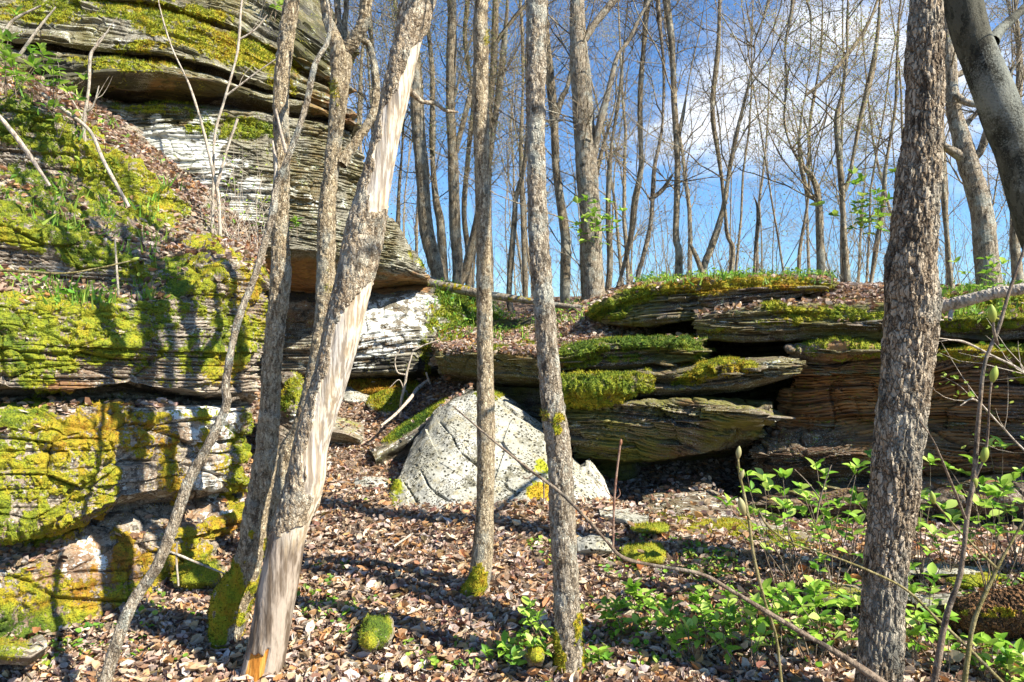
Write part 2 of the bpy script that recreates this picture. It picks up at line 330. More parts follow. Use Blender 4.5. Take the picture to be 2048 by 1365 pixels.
# ------------------------------------------------------------------ rocks
def gauss_u(A, sig):
    if sig < .6: return A
    r = int(sig * 3) + 1; k = np.exp(-np.arange(-r, r + 1) ** 2 / (2 * sig ** 2)); k /= k.sum()
    B = np.concatenate([np.repeat(A[:, :1], r, 1), A, np.repeat(A[:, -1:], r, 1)], 1)
    out = np.zeros_like(A)
    for q, kk in enumerate(k): out += kk * B[:, q:q + A.shape[1]]
    return out
def loft(rows, step=2.2, ends=(.5, .5), smooth=.012, vs=1.2, world=False):
    m0 = max(max(p[0] for p in r) - min(p[0] for p in r) for r in rows)
    Mu = int(np.clip(m0 / step, 12, 560)); u = np.linspace(0, 1, Mu); R = []
    for r in rows:
        a = np.array(r, float); uu = (a[:, 0] - a[0, 0]) / (a[-1, 0] - a[0, 0]); p = W(a[:, 0], a[:, 1], a[:, 2])
        R.append(np.stack([np.interp(u, uu, p[:, k]) for k in range(3)], -1))
    R = np.stack(R); R = gauss_u(R, smooth * Mu)
    if ends[0] or ends[1]:
        d = R[:, -1] - R[:, 0]; d = d[:, :2].mean(0); nrm = np.array([-d[1], d[0], 0]) / np.hypot(*d)
        if nrm[1] < 0: nrm = -nrm
        for side in (0, 1):
            if not ends[side]: continue
            nb = int(np.clip(ends[side] / .02, 6, 40)); base = R[:, :1] if side == 0 else R[:, -1:]
            f = (np.arange(1, nb + 1) / nb)[None, :, None]; cap = base + nrm * f * ends[side]
            tang = np.array([d[0], d[1], 0]) / np.hypot(*d) * (-1 if side == 0 else 1)
            cap = cap + tang * .06 * np.sin(f * math.pi * .5) * ends[side]
            R = np.concatenate([cap[:, ::-1], R], 1) if side == 0 else np.concatenate([R, cap], 1)
    out = []; bed = []; acc = 0
    for k in range(len(R) - 1):
        dist = np.linalg.norm(R[k + 1] - R[k], axis=-1); ymean = max(2.5, R[k, :, 1].mean())
        n = int(np.clip(np.percentile(dist, 85) / (step * ymean / F), 2, 130 if k else 60))
        for q in range(n):
            out.append(R[k] + (R[k + 1] - R[k]) * q / n); bed.append(acc + dist.mean() * q / n)
        acc += dist.mean()
    out.append(R[-1]); bed.append(acc)
    V = np.stack(out); B = np.array(bed)
    if vs > .6: V = gauss_u(V.transpose(1, 0, 2), vs).transpose(1, 0, 2)
    return V, np.repeat(-B[:, None], V.shape[1], 1)
def normals(V):
    n = np.cross(np.gradient(V, axis=0), np.gradient(V, axis=1)); return n / (np.linalg.norm(n, axis=-1, keepdims=True) + 1e-9)
def paint(px, py, blobs):
    v = np.zeros(px.shape)
    for bl in blobs:
        cx, cy, rx, ry, s = bl[:5]; a = math.radians(bl[5]) if len(bl) > 5 else 0
        dx = px - cx; dy = py - cy; ux = dx * math.cos(a) + dy * math.sin(a); uy = -dx * math.sin(a) + dy * math.cos(a)
        d = np.sqrt((ux / rx) ** 2 + (uy / ry) ** 2)
        v = np.where(s > 0, np.maximum(v, s * sst(1.35 - d, 0, .7)), v + s * sst(1.35 - d, 0, .7))
    return v
TUFT_V = []; ROCKS = []
def rock(name, rows, mat, parent=None, moss=(), lich=(), dark=(), rust=(), hue=(), alga=0.0, base_hue=.5, tilt=None, T1=.12, T2=.026, a1=.05, a2=.022, lump=.05, up_moss=0.0,
         seed=0, ends=(.5, .5), step=2.2, warp=.05, vs=1.2, smooth=.012, bmoss=.6, litter=0.0, crack=.0, tag_=None, tufts=1.0, chip=1.0, patchy=.9, block=.022, plain=None):
    V, bed = loft(rows, step, ends, smooth, vs); N = normals(gauss_u(gauss_u(V, 3).transpose(1, 0, 2), 3).transpose(1, 0, 2))
    X, Y, Z = V[..., 0], V[..., 1], V[..., 2]
    if tilt is not None: bed = Z + tilt[0] * X + tilt[1] * Y
    bw = bed + warp * (fbm(X * 1.1, Y * 1.1, Z * 1.6, 3, seed + 1) - .5) + .012 * (vn(X * 7, Y * 7, Z * 3, seed + 2) - .5)
    along = X * .83 + Y * .56
    steep = np.clip(1 - N[..., 2] ** 2, .12, 1); px0, py0 = PX(V); pl = sst(py0, *plain) if plain else 0 * X; pl = np.maximum(pl, .85 * sst(fbm(X * 1.5, Y * 1.5, Z * 2.6, 3, seed + 50), .50, .62))
    k1 = np.floor(bw / T1 + .6 * vn(X * .8, Y * .8, Z, seed + 9)); o1 = (fbm(X * 1.4, Y * 1.4, k1 * 7.31, 2, seed + 3) - .5) * 2 * a1
    c1 = np.floor(along * 1.7 * chip + h3(k1, k1 * 0, k1 * 0, seed + 15) * 9 + .9 * fbm(X * 2, Y * 2, Z * 2, 2, seed + 16)); o1 = o1 + (h3(c1, k1, k1 * 0, seed + 17) - .5) * 1.1 * a1
    k2 = np.floor(bw / T2); f2 = bw / T2 - k2
    cell = np.floor(along * 5 * chip + h3(k2, k2 * 0, k2 * 0, seed + 5) * 9 + .7 * vn(X * 9, Y * 9, Z * 9, seed + 6)); blk = h3(cell, k2, k2 * 0, seed + 4)
    o2 = ((vn(X * 4, Y * 4, k2 * 3.7, seed + 7) - .5) * 1.2 + (blk - .5) * 1.5) * a2
    g2 = -np.exp(-(np.minimum(f2, 1 - f2) / .13) ** 2) * a2 * .95 * (.4 + vn(X * 3, Y * 3, k2, seed + 8))
    k1f = bw / T1 + .6 * vn(X * .8, Y * .8, Z, seed + 9); ff = k1f - np.floor(k1f)
    g1 = -np.exp(-(np.minimum(ff, 1 - ff) / .07) ** 2) * a1 * .8 * sst(fbm(X * 2, Y * 2, k1 * 3.1, 2, seed + 10), .4, .6)
    lm = (fbm(X * 1.5, Y * 1.5, Z * 2.2, 3, seed + 11) - .5) * 2 * lump + (fbm(X * 9, Y * 9, Z * 12, 3, seed + 12) - .5) * .02
    wx1, wx2, wxi = worley(X * 2.6 + .3 * vn(X * 3, Y * 3, Z * 3, seed + 41), Y * 2.6, bw * 5.5, seed + 40)
    lm = lm + (wxi - .5) * 2 * block * steep - np.exp(-((wx2 - wx1) / .05) ** 2) * block * .8
    if crack:
        rd = np.abs(fbm(X * 1.6, Y * 1.6, Z * 1.2, 3, seed + 14) - .5); lm = lm - crack * np.exp(-(rd / .012) ** 2)
    px, py = PX(V)
    jx = px + 90 * (fbm(X * 2.3, Y * 2.3, Z * 2.3, 4, seed + 31) - .5) * 2; jy = py + 60 * (fbm(X * 2.3, Y * 2.3, Z * 3, 4, seed + 32) - .5) * 2
    mo = paint(px + (jx - px) * .5, py + (jy - py) * .35, moss); mo = mo + up_moss * sst(N[..., 2], .25, .7)
    mo = mo * (1 + patchy * (1.1 * (fbm(X * 4, Y * 4, Z * 4, 4, seed + 20) - .5) + 2.2 * (fbm(X * 15, Y * 15, Z * 11, 4, seed + 25) - .52)))
    mo = np.clip(sst(mo, .28, .95), 0, 1)
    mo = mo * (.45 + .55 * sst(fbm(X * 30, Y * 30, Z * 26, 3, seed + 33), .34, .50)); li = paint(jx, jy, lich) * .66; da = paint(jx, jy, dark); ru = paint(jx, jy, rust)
    hu = base_hue + paint(px, py, hue) + (fbm(X * 2.5, Y * 2.5, Z * 2.5, 2, seed + 21) - .5) * .5
    D = N * np.array([1, 1, .35]); D = D / (np.linalg.norm(D, axis=-1, keepdims=True) + 1e-9)
    w1, w2, _ = worley(X * 11, Y * 11, Z * 11, seed + 22)
    cush = mo * bmoss * (.012 + .030 * (1 - w1) + .03 * (fbm(X * 5, Y * 5, Z * 5, 2, seed + 23) - .3) + .022 * (vn(X * 42, Y * 42, Z * 42, seed + 24) - .5))
    keep = 1 - .75 * np.clip(mo, 0, 1)
    V2 = V + D * ((o1 + (o2 + g2) * keep * (1 - .8 * pl) + g1 * (1 - .5 * pl)) * steep)[..., None] + N * (lm + cush)[..., None]
    nv, nu = V.shape[:2]; i, j = np.meshgrid(np.arange(nv - 1), np.arange(nu - 1), indexing='ij'); i = i.ravel(); j = j.ravel()
    Fq = np.stack([i * nu + j, (i + 1) * nu + j, (i + 1) * nu + j + 1, i * nu + j + 1], -1)
    o = link_mesh(name, V2.reshape(-1, 3), Fq, mat, dict(bed=bw.ravel(), moss=np.clip(mo, 0, 1).ravel(), lich=li.ravel(), dark=da.ravel(), rust=ru.ravel(), hue=hu.ravel(), alga=np.full(nv * nu, alga), plain=pl.ravel()), parent=parent)
    N2 = normals(V2); ROCKS.append(dict(V=V2.reshape(-1, 3), F=Fq, N=N2.reshape(-1, 3), mo=mo.ravel(), hu=hu.ravel(), px=px.ravel(), py=py.ravel(), up=N[..., 2].ravel(), parent=parent or o, litter=litter, tufts=tufts, name=name, obj=o))
    return o
def slab(name, top, bot, back=1.0, mid=None, th=.0, **kw):
    """loaf shaped slab: back top, front top edge, front bottom edge, back bottom"""
    bt = [(x, y - 4, Y + back) for x, y, Y in top]; bb = [(x, y, Y + back * .8) for x, y, Y in bot]
    nosed = [(x, y + 3, Y - .03) for x, y, Y in top]
    rows = [bt, top, nosed] + ([mid] if mid else []) + [bot, bb]
    return rock(name, rows, **kw)

A = empty('overhanging_cliff', W(450, 500, 7.2), 'tall curved layered rock cliff overhanging at upper left', 'cliff')
rock('upper_layers', [
    [(-260,-420,10),(300,-330,10.5),(520,-120,10.6),(640,0,10.6),(720,110,10.5)],
    [(-260,-250,7.0),(150,-170,7.6),(400,-60,8.2),(520,-8,8.5),(600,50,8.6),(680,110,8.8)],
    [(-260,-60,6.4),(150,-20,7.0),(330,5,7.2),(450,40,7.6),(520,80,7.8),(600,120,8.0),(690,175,8.4)],
    [(-260,-40,6.75),(150,-5,7.35),(330,20,7.5),(450,58,7.9),(520,98,8.1),(600,140,8.3),(695,190,8.7)],
    [(-260,-30,6.4),(150,5,6.95),(330,28,7.15),(450,68,7.5),(520,110,7.75),(600,150,8.0),(698,198,8.45)],
    [(-260,60,6.1),(100,84,6.5),(200,98,6.7),(300,105,6.85),(420,128,7.1),(500,158,7.4),(560,180,7.6),(600,190,7.8),(706,228,8.3)],
    [(-260,76,6.5),(100,98,6.9),(200,112,7.05),(300,118,7.2),(420,142,7.45),(500,170,7.7),(560,190,7.9),(600,198,8.1),(708,234,8.5)],
    [(-260,84,6.15),(100,104,6.55),(200,116,6.72),(300,122,6.85),(420,150,7.1),(500,178,7.4),(560,196,7.6),(600,204,7.8),(710,238,8.3)],
    [(-260,160,5.95),(100,160,6.35),(180,150,6.5),(250,144,6.6),(330,144,6.7),(430,166,6.95),(500,190,7.25),(560,206,7.5),(640,218,7.8),(714,252,8.2)],
    [(-260,176,6.1),(100,180,6.5),(180,176,6.7),(250,172,6.85),(330,174,6.95),(430,190,7.2),(500,206,7.5),(560,216,7.7),(640,228,8.0),(714,258,8.35)],
    [(-260,230,6.8),(100,225,7.1),(200,205,7.3),(330,207,7.5),(450,214,7.7),(560,230,8.0),(640,240,8.4),(712,268,8.8)],
    ], M['rockA'], A, seed=100, T1=.15, T2=.034, a1=.09, a2=.045, lump=.10, alga=.32, chip=.5, ends=(.8, 1.5), base_hue=.62, up_moss=.1,
    moss=[(430,85,170,26,1,17),(330,20,150,18,.9,8),(480,100,70,25,1,25),(120,20,200,22,.85,0),(560,165,50,14,.8,28),(300,92,90,12,.6),(250,130,130,16,.6),(330,130,60,9,.8)],
    lich=[(170,60,120,28,.5),(600,170,110,60,.42,30),(500,20,80,40,.4),(330,145,90,14,.45),(450,158,60,14,.6,15),(640,110,60,50,.4)],
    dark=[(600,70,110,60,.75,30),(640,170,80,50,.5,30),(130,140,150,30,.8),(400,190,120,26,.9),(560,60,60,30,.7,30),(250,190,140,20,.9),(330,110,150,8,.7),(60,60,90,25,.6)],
    rust=[(330,185,180,25,.9),(600,130,90,10,.8,30),(680,215,60,16,.8,25),(490,85,60,8,.7,25)], step=2.4)
rock('lower_layers', [
    [(-260,225,9.2),(200,200,9.4),(450,200,9.6),(600,215,9.9),(740,260,10.4)],
    [(-260,245,6.2),(100,238,6.65),(200,206,6.85),(330,205,7.0),(450,215,7.2),(560,231,7.55),(640,240,7.85),(708,268,8.3)],
    [(-260,420,6.05),(150,420,6.6),(330,380,6.9),(450,370,7.1),(560,385,7.4),(680,400,7.9),(778,424,8.5)],
    [(-260,600,6.2),(200,560,6.7),(380,520,6.95),(480,492,7.15),(545,492,7.3),(640,505,7.6),(700,515,7.9),(790,532,8.3),(858,556,8.75)],
    [(-260,620,6.3),(200,575,6.8),(380,534,7.05),(480,508,7.25),(545,506,7.4),(640,518,7.7),(700,526,8.0),(790,542,8.4),(860,560,8.85)],
    [(-260,640,7.4),(200,590,7.8),(380,560,8.0),(480,555,8.3),(545,575,8.7),(640,592,9.0),(700,598,9.2),(790,590,9.5),(866,576,9.9)],
    ], M['rockA'], A, seed=130, T1=.20, T2=.033, a1=.035, a2=.034, lump=.07, alga=.22, chip=.45, ends=(.8, 1.6), base_hue=.4, warp=.10,
    moss=[(470,255,110,22,.9),(320,212,110,9,.7),(560,262,70,14,.6),(420,225,50,10,.7),(830,520,50,14,.5,30)],
    lich=[(320,275,85,56,1.6),(420,230,30,20,1.5),(420,290,32,44,1.4),(400,345,95,32,1.1),(430,400,120,28,1.15),(560,410,120,22,.8),(255,222,30,14,.6),(680,380,90,110,.42),(790,500,80,40,.42,30),(520,420,60,16,.7)],
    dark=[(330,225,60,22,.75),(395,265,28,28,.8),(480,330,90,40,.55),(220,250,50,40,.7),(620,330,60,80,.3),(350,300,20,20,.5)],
    rust=[(600,560,90,40,1.0),(420,340,60,20,.6),(780,555,70,20,.8),(380,240,40,20,.6),(700,570,110,30,.9)], step=2.2)
rock('cave_wall', [
    [(430,470,9.5),(700,520,9.8),(900,560,10.0),(1010,620,10.2)],
    [(430,500,8.7),(560,560,8.9),(700,575,9.1),(820,578,9.1),(880,580,9.3),(1000,640,9.6)],
    [(430,600,8.6),(560,600,8.75),(700,604,8.7),(820,592,8.85),(880,600,9.0),(985,655,9.3)],
    [(430,690,8.45),(560,690,8.5),(700,690,8.3),(820,670,8.45),(880,668,8.7),(960,680,9.0)],
    [(430,745,8.5),(560,748,8.55),(700,748,8.4),(800,742,8.5),(880,738,8.75),(940,730,8.95)],
    [(430,760,9.2),(560,764,9.2),(700,766,9.1),(800,766,9.2),(880,762,9.3),(940,750,9.5)],
    [(430,840,9.2),(700,810,9.2),(940,800,9.4)],
    ], M['rockA'], A, seed=160, T1=.14, T2=.036, a1=.02, a2=.026, lump=.05, ends=(.3, .8), base_hue=.45, up_moss=0,
    moss=[(915,625,60,55,1.1,20),(865,690,34,60,.85),(905,690,40,30,.9),(960,650,30,20,1)],
    lich=[(760,665,95,75,.95),(830,610,50,26,.9),(640,660,80,60,.35),(840,650,40,40,.7),(740,735,50,14,.7),(600,720,60,20,.5)],
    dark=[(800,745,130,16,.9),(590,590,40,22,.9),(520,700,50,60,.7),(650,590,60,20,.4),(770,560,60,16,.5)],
    rust=[(600,545,90,45,1.1),(760,560,120,18,1.0),(800,690,60,20,.6),(620,620,50,30,.5)], step=2.4)

B = empty('mossy_outcrop', W(250, 1200, 4.4), 'broad moss covered rock outcrop in steps filling the left side', 'rock outcrop')
rock('rock_body', [
    [(-260,60,7.6),(150,110,7.8),(300,210,7.8),(450,360,7.9),(600,470,8.0)],
    [(-260,100,5.5),(0,165,5.75),(100,205,5.85),(200,290,5.95),(300,345,6.2),(380,415,6.4),(450,470,6.7),(520,500,7.0)],
    [(-260,150,5.3),(0,200,5.6),(100,235,5.72),(200,318,5.85),(300,368,6.1),(384,432,6.3),(450,476,6.6),(520,505,6.9)],
    [(-260,300,5.2),(0,330,5.5),(150,370,5.65),(260,400,5.85),(330,430,6.0),(384,452,6.15),(450,485,6.35),(522,514,6.7)],
    [(-260,380,4.7),(0,425,4.95),(150,462,5.15),(240,495,5.25),(330,505,5.35),(400,500,5.5),(470,495,5.65),(526,520,6.2)],
    [(-260,420,4.5),(0,448,4.8),(150,478,5.0),(240,520,5.12),(330,530,5.22),(400,512,5.38),(470,506,5.5),(532,545,6.0)],
    [(-260,500,4.5),(0,535,4.82),(150,566,5.0),(240,575,5.1),(330,560,5.12),(400,528,5.26),(470,520,5.38),(536,562,5.8)],
    [(-260,540,4.25),(0,572,4.55),(150,592,4.8),(240,590,4.9),(330,578,5.0),(400,545,5.12),(470,530,5.25),(538,575,5.7)],
    [(-260,590,3.9),(0,604,4.18),(150,618,4.40),(240,612,4.56),(330,606,4.78),(400,570,4.95),(470,550,5.15),(540,600,5.6)],
    [(-260,680,3.82),(0,690,4.08),(150,692,4.28),(250,690,4.46),(400,690,4.85),(480,690,5.12),(530,700,5.5)],
    [(-260,770,3.85),(0,778,4.08),(150,782,4.28),(250,768,4.48),(400,788,4.85),(480,790,5.1),(518,792,5.45)],
    [(-260,792,4.3),(0,796,4.6),(150,798,4.8),(250,790,4.9),(400,800,5.2),(480,802,5.4),(512,806,5.7)],
    [(-260,806,4.3),(0,806,4.6),(150,808,4.8),(250,806,4.9),(400,808,5.2),(480,808,5.4),(512,812,5.7)],
    [(-260,808,3.82),(0,812,4.08),(150,812,4.26),(250,812,4.42),(330,808,4.62),(400,812,4.82),(480,820,5.08),(512,830,5.4)],
    [(-260,860,3.7),(0,870,3.95),(150,870,4.14),(250,866,4.36),(400,870,4.76),(505,880,5.3)],
    [(-260,1110,3.72),(0,1078,3.92),(100,1050,4.05),(170,1028,4.2),(230,1000,4.32),(300,988,4.48),(400,980,4.78),(490,960,5.25)],
    [(-260,1122,4.0),(0,1092,4.24),(100,1066,4.4),(170,1046,4.55),(230,1018,4.68),(300,1008,4.85),(400,1000,5.12),(490,985,5.5)],
    [(-260,1180,3.85),(0,1150,4.05),(170,1120,4.3),(300,1070,4.58),(400,1050,4.86),(485,1030,5.35)],
    [(-260,1300,3.75),(0,1240,3.98),(170,1180,4.25),(250,1160,4.4),(400,1110,4.85),(490,1075,5.4)],
    [(-260,1420,3.7),(0,1340,3.85),(170,1280,4.15),(250,1250,4.3),(400,1170,4.85),(500,1110,5.5)],
    ], M['rockB'], B, seed=200, tilt=(.02, .04), T1=.10, T2=.024, a1=.035, a2=.02, lump=.05, ends=(0, 1.4), base_hue=.50, step=2.1, vs=1.0, crack=.03, warp=.06, patchy=.95, bmoss=.9, plain=(800, 830), block=.035,
    moss=[(120,395,150,50,.8,20),(270,440,80,30,.7,30),(300,700,60,60,.6),(250,860,70,50,.75),(450,900,60,60,.6),(300,1150,60,60,.9),(440,700,70,80,.85),(110,660,200,80,1.5),(110,480,190,34,1.3,15),(60,600,120,20,1),(60,740,80,40,1),(330,590,70,55,.85,80),(380,560,60,40,.95),(430,505,60,16,1.1,18),(440,600,60,80,.75),(500,620,32,110,.8),
          (150,500,200,34,1.1,18),(60,440,100,30,.9,10),(290,560,60,20,.9),(400,570,40,26,1.1),(100,280,120,50,1.3,35),(20,230,60,60,1.1),(250,375,140,40,1.5,32),(340,420,60,26,1,40),(20,390,120,30,.5),
          (90,900,140,90,1.3),(60,1000,100,90,1.3),(180,950,60,80,1.0),(60,830,80,30,.9),(210,830,70,26,.9),(300,900,50,30,.7),(345,940,20,80,.8),(480,1000,40,50,1),(330,845,20,26,.9),
          (90,1180,110,60,1.05,-8),(60,1260,150,40,1.1,-20),(235,1140,34,90,1.0),(180,1170,50,50,.9),(370,1110,50,50,1.05),(430,1060,60,22,1.05,-15),(270,1190,60,30,1.1),(420,830,60,20,.6),(490,900,26,90,.8),(400,760,120,14,.45),(90,785,70,14,.6)],
    hue=[(250,950,260,130,.22),(200,1150,260,100,.30),(430,1060,60,30,.4),(200,1130,90,70,.28),(140,1100,80,60,.28),(120,880,80,60,.12),(380,1080,60,30,.3),(150,770,60,18,.3),(450,760,60,50,.3),(500,620,40,80,.15),(90,1250,140,34,-.25),(270,1190,60,30,-.2),(120,490,120,30,-.12,20),(340,560,40,50,-.2)],
    lich=[(430,850,75,60,.95),(420,940,70,40,.85),(140,1120,40,60,.75),(420,1040,50,40,.75),(250,990,50,26,.6),(10,1140,30,34,1.1),(170,1040,40,30,.5),(20,520,40,30,.5),(380,700,60,60,.35),(270,920,60,40,.5),(460,660,40,60,.4)],
    dark=[(200,1015,120,20,.5,-12),(250,790,260,10,.9),(300,700,110,70,.15),(380,640,40,80,.3),(430,1005,80,12,.7)],  # strips along the crevice and under the lip paint in their shade
    rust=[(180,1130,120,70,.7),(150,770,60,20,.8),(380,1040,80,40,.6),(130,880,60,30,.4)], litter=1.0)
rock('slumped_block', [
    [(555,760,7.3),(640,770,7.4)],[(560,745,6.8),(585,748,6.7),(622,790,6.9)],[(560,800,6.65),(590,800,6.5),(634,830,6.8)],
    [(550,860,6.5),(590,880,6.35),(640,880,6.7)],[(540,950,6.3),(590,960,6.2),(640,940,6.6)],[(540,1010,6.3),(640,1000,6.6)]],
    M['rockB'], B, seed=240, T1=.2, T2=.04, a1=.03, a2=.015, lump=.05, ends=(.5, .5), moss=[(575,790,24,50,1),(600,900,40,40,.7)], lich=[(605,830,30,30,.9)], base_hue=.5, step=3)

L = empty('layered_ledge', W(1500, 1040, 5.0), 'long brown slate ledge of stacked slabs on the right', 'rock ledge')
kw = dict(mat=M['rockC'], parent=L)
slab('slab', [(1176,632,7.5),(1215,596,7.3),(1300,571,7.1),(1420,563,6.85),(1560,563,6.6),(1645,562,6.45)], [(1180,640,7.6),(1215,648,7.35),(1300,647,7.1),(1400,640,6.85),(1520,612,6.6),(1640,580,6.45)], back=2.2, seed=300,
     alga=.85, T1=.055, T2=.022, a1=.08, a2=.04, lump=.05, moss=[(1480,572,170,14,1.15),(1260,596,80,14,1.0,-18),(1225,622,34,14,.8)], hue=[(1480,572,170,20,.28)], lich=[(1560,590,80,10,.5),(1450,590,100,8,.45)], ends=(1.6, 1.6), up_moss=.2, litter=.7, tufts=1.2, **kw)
slab('slab', [(1394,632,6.65),(1440,624,6.55),(1520,612,6.4),(1600,606,6.25),(1700,606,6.1),(1800,606,5.9)], [(1392,678,6.65),(1500,684,6.45),(1600,682,6.25),(1700,680,6.1),(1800,680,5.9)], back=2.0, seed=320,
     mid=[(1390,645,6.55),(1500,650,6.35),(1600,652,6.13),(1700,650,5.93),(1800,648,5.75)], alga=.75, T1=.045, T2=.020, a1=.07, a2=.035, lump=.03, moss=[(1600,628,60,16,1.1,5),(1570,648,50,8,.9),(1690,632,60,12,1.0,8),(1440,648,30,5,.8),(1760,640,50,10,.9)], hue=[(1600,630,60,20,.15)],
     lich=[(1690,645,60,6,.9,3),(1540,652,50,5,.7),(1500,620,60,6,.6)], ends=(1.2, .6), up_moss=.3, litter=.4, **kw)
slab('slab', [(1640,580,6.9),(1700,576,6.8),(1760,580,6.7),(1830,590,6.5),(1900,610,6.3)], [(1600,622,6.5),(1700,622,6.3),(1760,630,6.15),(1830,640,6.0),(1900,640,5.9)], back=2.4, seed=330, T1=.07, T2=.03, a1=.05, a2=.02,
     alga=.3, moss=[(1700,605,60,10,.6),(1640,610,60,6,.7)], ends=(1.5, .3), up_moss=.15, litter=2.0, **kw)
slab('slab', [(1840,642,5.7),(1900,634,5.6),(1960,634,5.5),(2048,632,5.35),(2300,620,4.9)], [(1840,676,5.75),(1960,684,5.55),(2048,676,5.4),(2300,690,5.0)], back=2.2, seed=340, T1=.07, T2=.026, a1=.06, a2=.03, lump=.06,
     alga=.6, moss=[(1900,648,60,14,1.15),(2010,644,70,12,1.1),(1960,636,80,12,1)], dark=[(1965,665,50,18,.8)], ends=(.3, 0), up_moss=.9, litter=.4, **kw)
slab('slab', [(1860,600,6.6),(1940,592,6.4),(2048,588,6.2),(2300,560,5.8)], [(1860,640,6.4),(1960,640,6.2),(2048,640,6.0),(2300,640,5.6)], back=2.4, seed=345, T1=.08, T2=.03, a1=.05, a2=.02, lump=.06, alga=.3, ends=(.6, 0), up_moss=1.0, litter=.6, **kw)
rock('brown_face', [
    [(1570,694,7.4),(1800,690,7.0),(2048,690,6.6),(2300,680,6.2)],
    [(1574,694,6.2),(1640,690,6.05),(1720,690,5.92),(1800,688,5.8),(1880,686,5.62),(1960,686,5.45),(2048,690,5.3),(2300,680,4.9)],
    [(1580,702,6.12),(1640,700,5.98),(1720,699,5.84),(1800,697,5.7),(1880,700,5.5),(1960,700,5.35),(2048,704,5.18),(2300,690,4.75)],
    [(1590,722,6.25),(1700,724,6.02),(1800,726,5.8),(1900,736,5.56),(2048,742,5.28),(2300,740,4.85)],
    [(1560,800,6.45),(1620,800,6.2),(1700,790,6.05),(1800,790,5.85),(1900,790,5.62),(2048,792,5.3),(2300,790,4.85)],
    [(1530,860,6.5),(1600,860,6.2),(1700,850,6.0),(1800,846,5.82),(1900,846,5.62),(2048,850,5.32),(2300,850,4.85)],
    [(1500,905,6.3),(1560,905,6.0),(1650,905,5.82),(1750,905,5.7),(1850,906,5.55),(1950,905,5.4),(2048,905,5.22),(2300,900,4.8)],
    [(1490,930,6.4),(1560,940,6.0),(1650,945,5.8),(1750,945,5.68),(1850,940,5.52),(1950,935,5.4),(2048,935,5.25),(2300,930,4.8)],
    [(1490,965,6.7),(1560,968,6.25),(1650,966,6.0),(1750,962,5.85),(1850,955,5.68),(1950,952,5.55),(2048,950,5.4),(2300,945,4.95)],
    [(1480,980,6.3),(1560,975,5.95),(1650,972,5.78),(1750,970,5.62),(1850,968,5.48),(1950,965,5.35),(2048,962,5.2),(2300,960,4.8)],
    [(1470,1010,6.1),(1560,1015,5.75),(1650,1015,5.6),(1750,1010,5.48),(1850,1005,5.35),(1950,1000,5.22),(2048,1000,5.05),(2300,1000,4.7)],
    [(1480,1060,6.6),(1600,1062,6.2),(1700,1058,5.95),(1800,1050,5.75),(1900,1046,5.6),(2048,1040,5.35),(2300,1040,4.9)],
    [(1480,1130,6.6),(1700,1130,6.0),(2048,1130,5.3),(2300,1130,4.9)]],
    M['rockC'], L, seed=360, tilt=(-.02, .02), T1=.11, T2=.024, a1=.065, a2=.032, crack=.04, lump=.09, warp=.28, alga=.12, chip=.6, ends=(1.0, 0),
    moss=[(1640,697,60,8,.7),(1740,700,60,8,1.1),(1740,712,50,6,.8),(1930,695,60,12,1.2),(1900,708,50,12,1.2),(1960,715,60,10,1,8),(2020,700,60,20,1.1,15),(2040,740,30,30,.9)], hue=[(1950,705,80,20,.25)],
    rust=[(1760,790,260,90,1.0),(1850,860,200,80,.8),(1980,920,90,60,.8),(1650,1000,160,30,.5),(1900,960,160,40,.8)], lich=[(1900,900,120,22,.3),(1700,905,100,16,.3),(1520,1000,30,10,.3)], dark=[(1620,745,120,16,.35)], step=2.2)
rock('slab', [
    [(1120,700,8.0),(1411,672,7.6)],
    [(1124,700,6.55),(1200,682,6.5),(1300,678,6.4),(1360,676,6.35),(1408,680,6.35)],
    [(1124,708,6.48),(1200,690,6.42),(1300,686,6.32),(1360,684,6.27),(1410,692,6.28)],
    [(1126,740,6.55),(1200,735,6.45),(1300,726,6.35),(1360,722,6.3),(1410,718,6.32)],
    [(1126,746,6.9),(1200,742,6.8),(1300,733,6.7),(1410,726,6.6)]], M['rockC'], L, seed=400, T1=.055, T2=.020, a1=.07, a2=.032, lump=.04, alga=.8,
    moss=[(1230,695,110,16,1.25),(1180,715,60,20,1.0),(1340,696,70,8,.9),(1260,725,50,10,.8),(1390,705,20,20,.7)], base_hue=.4, ends=(.8, 1.2), up_moss=.8, litter=.2, tufts=1.3)
rock('slab', [
    [(1120,745,7.6),(1420,715,7.4),(1590,720,7.2)],
    [(1126,748,6.5),(1250,742,6.36),(1340,740,6.25),(1400,733,6.15),(1500,722,6.0),(1560,716,5.92),(1598,722,5.95)],
    [(1126,754,6.45),(1250,750,6.3),(1340,748,6.15),(1400,741,6.02),(1500,732,5.88),(1560,726,5.8),(1604,728,5.88)],
    [(1126,775,6.5),(1250,770,6.36),(1340,778,6.12),(1400,776,6.02),(1500,762,5.92),(1560,748,5.86),(1592,742,5.95)],
    [(1126,795,6.6),(1250,795,6.5),(1340,790,6.25),(1400,780,6.15),(1500,768,6.05),(1560,754,6.0),(1585,748,6.15)],
    [(1126,800,7.2),(1340,800,7.2),(1500,780,6.9),(1580,755,6.6)]], M['rockC'], L, seed=420, T1=.04, T2=.018, a1=.09, a2=.04, lump=.03, alga=.4,
    moss=[(1430,748,85,16,1.3,-9),(1380,764,50,12,1.0),(1300,735,60,8,.8)], hue=[(1430,750,90,30,.12)], lich=[(1560,735,50,14,.55,-10),(1480,770,60,5,.5)], base_hue=.5, ends=(.8, 1.0), tufts=1.3)
